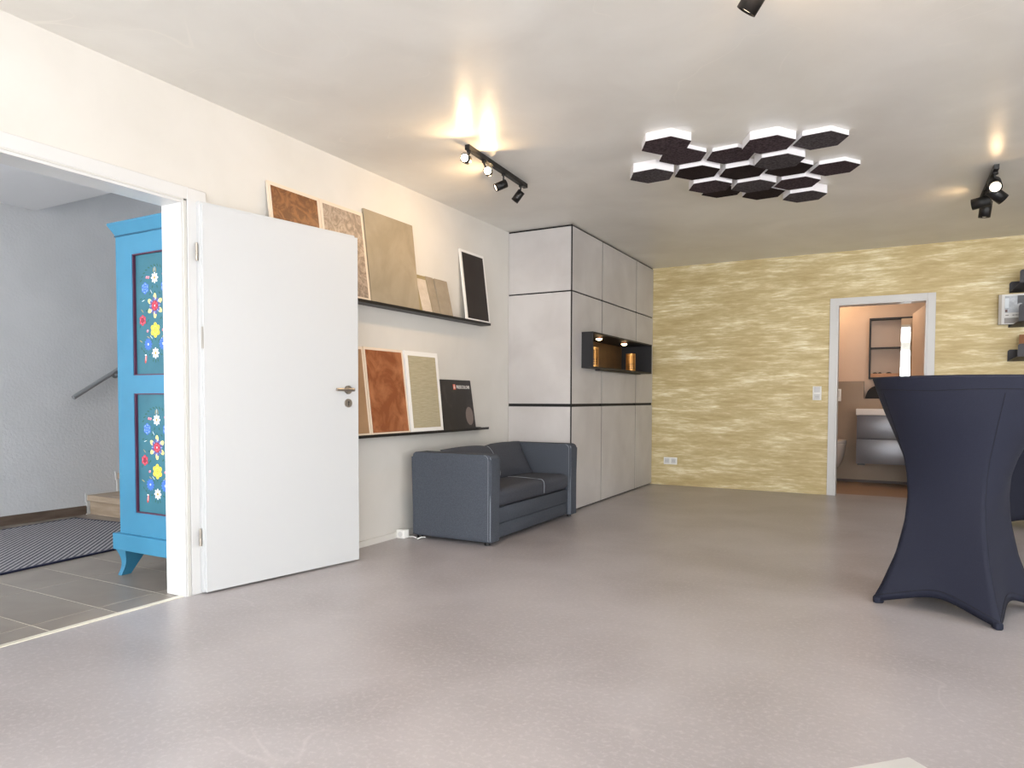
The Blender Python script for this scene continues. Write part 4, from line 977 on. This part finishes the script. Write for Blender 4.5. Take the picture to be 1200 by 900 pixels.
# toilet
tl = thing('toilet', 'white wall-hung toilet just visible past the bathroom door frame', 'toilet', (2.45, 9.3, 0.2))
def oval(cx, cy, rx, ry, n=28, flat=9.5):
    return [(cx+rx*math.cos(2*PI*i/n), min(flat, cy+ry*math.sin(2*PI*i/n))) for i in range(n)]
bm = bmesh.new(); rows = []
for z, rx, ry, cy in ((0.16, 0.07, 0.10, 9.36), (0.20, 0.11, 0.18, 9.33), (0.28, 0.145, 0.24, 9.28), (0.38, 0.172, 0.29, 9.24), (0.465, 0.180, 0.30, 9.23)):
    rows.append([bm.verts.new((x, y, z)) for x, y in oval(2.452, cy, rx, ry)])
bm.faces.new(rows[0]); bm.faces.new(rows[-1])
for a, b in zip(rows, rows[1:]):
    for i in range(28): bm.faces.new((a[i], a[(i+1) % 28], b[(i+1) % 28], b[i]))
fin(bm, 'bowl', M_ceramic, tl, smooth=True)
for z0, z1, nm in ((0.467, 0.487, 'seat'), (0.490, 0.520, 'lid')):
    bm = bmesh.new(); prism(bm, oval(2.452, 9.23, 0.186, 0.305), 'z', z0, z1); fin(bm, nm, M_ceramic, tl, smooth=True)
fl = thing('flush_plate', 'white flush plate on the brown wall above the toilet', 'flush plate', (2.44, 9.5, 1.05))
B('plate', M_plastic, (2.335, 9.488, 0.98), (2.555, 9.4998, 1.13), fl, bev=0.003)
B('button', M_white, (2.350, 9.484, 1.035), (2.450, 9.4879, 1.115), fl); B('button', M_white, (2.455, 9.484, 1.035), (2.54, 9.4879, 1.115), fl)
# mirror cabinet
mc = thing('mirror_cabinet', 'black-framed open bathroom wall cabinet with a tall mirror door', 'mirror cabinet', (3.1, YW, 1.25))
X0, X1, Zc0, Zc1, Yc = 2.846, 3.62, 1.250, 1.975, 9.5
bm = bmesh.new(); t = 0.018
box(bm, (X0, Yc, Zc0), (X0+t, YW, Zc1)); box(bm, (X1-t, Yc, Zc0), (X1, YW, Zc1)); box(bm, (X0+t, Yc, Zc0), (X1-t, YW, Zc0+t)); box(bm, (X0+t, Yc, Zc1-t), (X1-t, YW, Zc1))
fin(bm, 'frame', M_boxb, mc)
B('middle_shelf', M_boxb, (X0+t, Yc+0.005, 1.612), (X1-t, YW-0.004, 1.626), mc)
B('back_panel', M_bathwall, (X0+t, YW-0.004, Zc0+t), (X1-t, YW-0.0001, Zc1-t), mc)
B('mirror_door', M_mirror, (3.178, Yc-0.010, 1.272), (3.60, Yc-0.002, 1.955), mc)
trb = thing('wooden_tray', 'light wooden tray standing in the lower cabinet compartment', 'tray', (3.0, 9.57, Zc0+t))
bm = bmesh.new(); zt = Zc0+t+0.0003; box(bm, (2.868, 9.515, zt), (3.165, 9.63, zt+0.006)); box(bm, (2.868, 9.515, zt+0.006), (3.165, 9.522, zt+0.045)); box(bm, (2.868, 9.623, zt+0.006), (3.165, 9.63, zt+0.045)); box(bm, (2.868, 9.522, zt+0.006), (2.875, 9.623, zt+0.045)); box(bm, (3.158, 9.522, zt+0.006), (3.165, 9.623, zt+0.045))
fin(bm, 'tray_body', M_wood, trb)
for k, (xx, wd_) in enumerate(((2.915, 0.030), (2.965, 0.022), (3.06, 0.036))):
    bm = bmesh.new(); bmesh.ops.create_uvsphere(bm, u_segments=16, v_segments=10, radius=1, matrix=Matrix.Translation((xx, 9.572, zt+0.0065+0.028)) @ Matrix.Diagonal((wd_, 0.03, 0.028, 1)))
    tag(fin(bm, 'black_bottle_cap' if k == 1 else 'black_jar', M_black, smooth=True, origin=(xx, 9.572, zt+0.006)), ['leftmost rounded black jar in the wooden tray', 'smallest rounded black jar, in the middle of the wooden tray', 'widest rounded black jar at the right of the wooden tray'][k], 'jar', 'black jars in the tray')
# black domed thing on the ledge
bm = bmesh.new(); pts = [(2.812, 0.0), (3.10, 0.0), (3.10, 0.03)]
for i in range(13): u = i/12*PI*0.93; pts.append((2.956+0.132*math.cos(u), 0.030+0.128*math.sin(u)))
prism(bm, [(x, 1.0123+z) for x, z in pts], 'y', 9.515, 9.60)
bmesh.ops.bevel(bm, geom=[e for e in bm.edges if abs(e.verts[0].co.y-e.verts[1].co.y) < 1e-5], offset=0.008, segments=2, affect='EDGES')
tag(fin(bm, 'wash_bag', M_gap, smooth=True, origin=(2.95, 9.56, 1.0123)), 'black dome-shaped bag on the ledge behind the basin', 'bag')
# bathroom ceiling light (warm)
bl = thing('bathroom_lamp', 'small round warm ceiling lamp in the bathroom', 'lamp', (2.35, 9.25, 2.42))
bm = bmesh.new(); cyl(bm, (2.35, 9.25, 2.385), (2.35, 9.25, 2.4198), 0.06, n=24); fin(bm, 'housing', M_white, bl, smooth=True)
bm = bmesh.new(); cyl(bm, (2.35, 9.25, 2.380), (2.35, 9.25, 2.3849), 0.05, n=24); fin(bm, 'lens', M_lampc, bl, smooth=True)
l = bpy.data.lights.new('bathroom_lamp_light', 'POINT'); l.energy = 11; l.color = (1, 0.70, 0.42); l.shadow_soft_size = 0.05
lo = bpy.data.objects.new('bathroom_lamp_light', l); C.objects.link(lo); lo.location = (2.35, 9.25, 2.33)

bl = thing('bathroom_lamp', 'added unseen fill lamp on the bathroom ceiling, nearer the doorway', 'lamp', (3.0, 8.75, 2.42))  # unseen lamp, added to brighten the door leaf with whiter light
bm = bmesh.new(); cyl(bm, (3.0, 8.75, 2.385), (3.0, 8.75, 2.4198), 0.06, n=24); fin(bm, 'housing', M_white, bl, smooth=True)
bm = bmesh.new(); cyl(bm, (3.0, 8.75, 2.380), (3.0, 8.75, 2.3849), 0.05, n=24); fin(bm, 'lens', M_lampc, bl, smooth=True)
l = bpy.data.lights.new('bathroom_lamp_light', 'POINT'); l.energy = 7; l.color = (1, 0.86, 0.72); l.shadow_soft_size = 0.2  # fill light of the added lamp
lo = bpy.data.objects.new('bathroom_lamp_light', l); C.objects.link(lo); lo.location = (3.0, 8.75, 2.33)

# ================================================================== WHITE TABLE CORNER in the foreground
ct = thing('side_table', 'corner of a white tabletop at the bottom edge of the picture', 'table', (3.15, 1.0, 0))
ang = math.radians(29.22-73.6)   # direction of its right-hand far edge
K = Vector((3.125, 1.343, 0)); e1 = Vector((-0.698, -0.716, 0)); 
e1 = Vector((3.044-3.125, 1.26-1.343, 0)).normalized(); e2 = Vector((-e1.y, e1.x, 0))
def tb(bm, s0, s1, t0, t1, z0, z1, bev=0):
    vs = box(bm, (s0, t0, z0), (s1, t1, z1), bev)
    for v in bm.verts:
        if v not in done: v.co = K+e1*v.co.x+e2*v.co.y+Vector((0, 0, v.co.z)); done.add(v)
done = set(); bm = bmesh.new(); tb(bm, 0, 0.5, 0, 0.5, 0.375, 0.4, 0.003); fin(bm, 'tabletop', M_white, ct, smooth=True)
for a, b in ((0.03, 0.03), (0.43, 0.03), (0.03, 0.43), (0.43, 0.43)):
    done = set(); bm = bmesh.new(); tb(bm, a, a+0.04, b, b+0.04, 0, 0.3749); fin(bm, 'leg', M_white, ct)
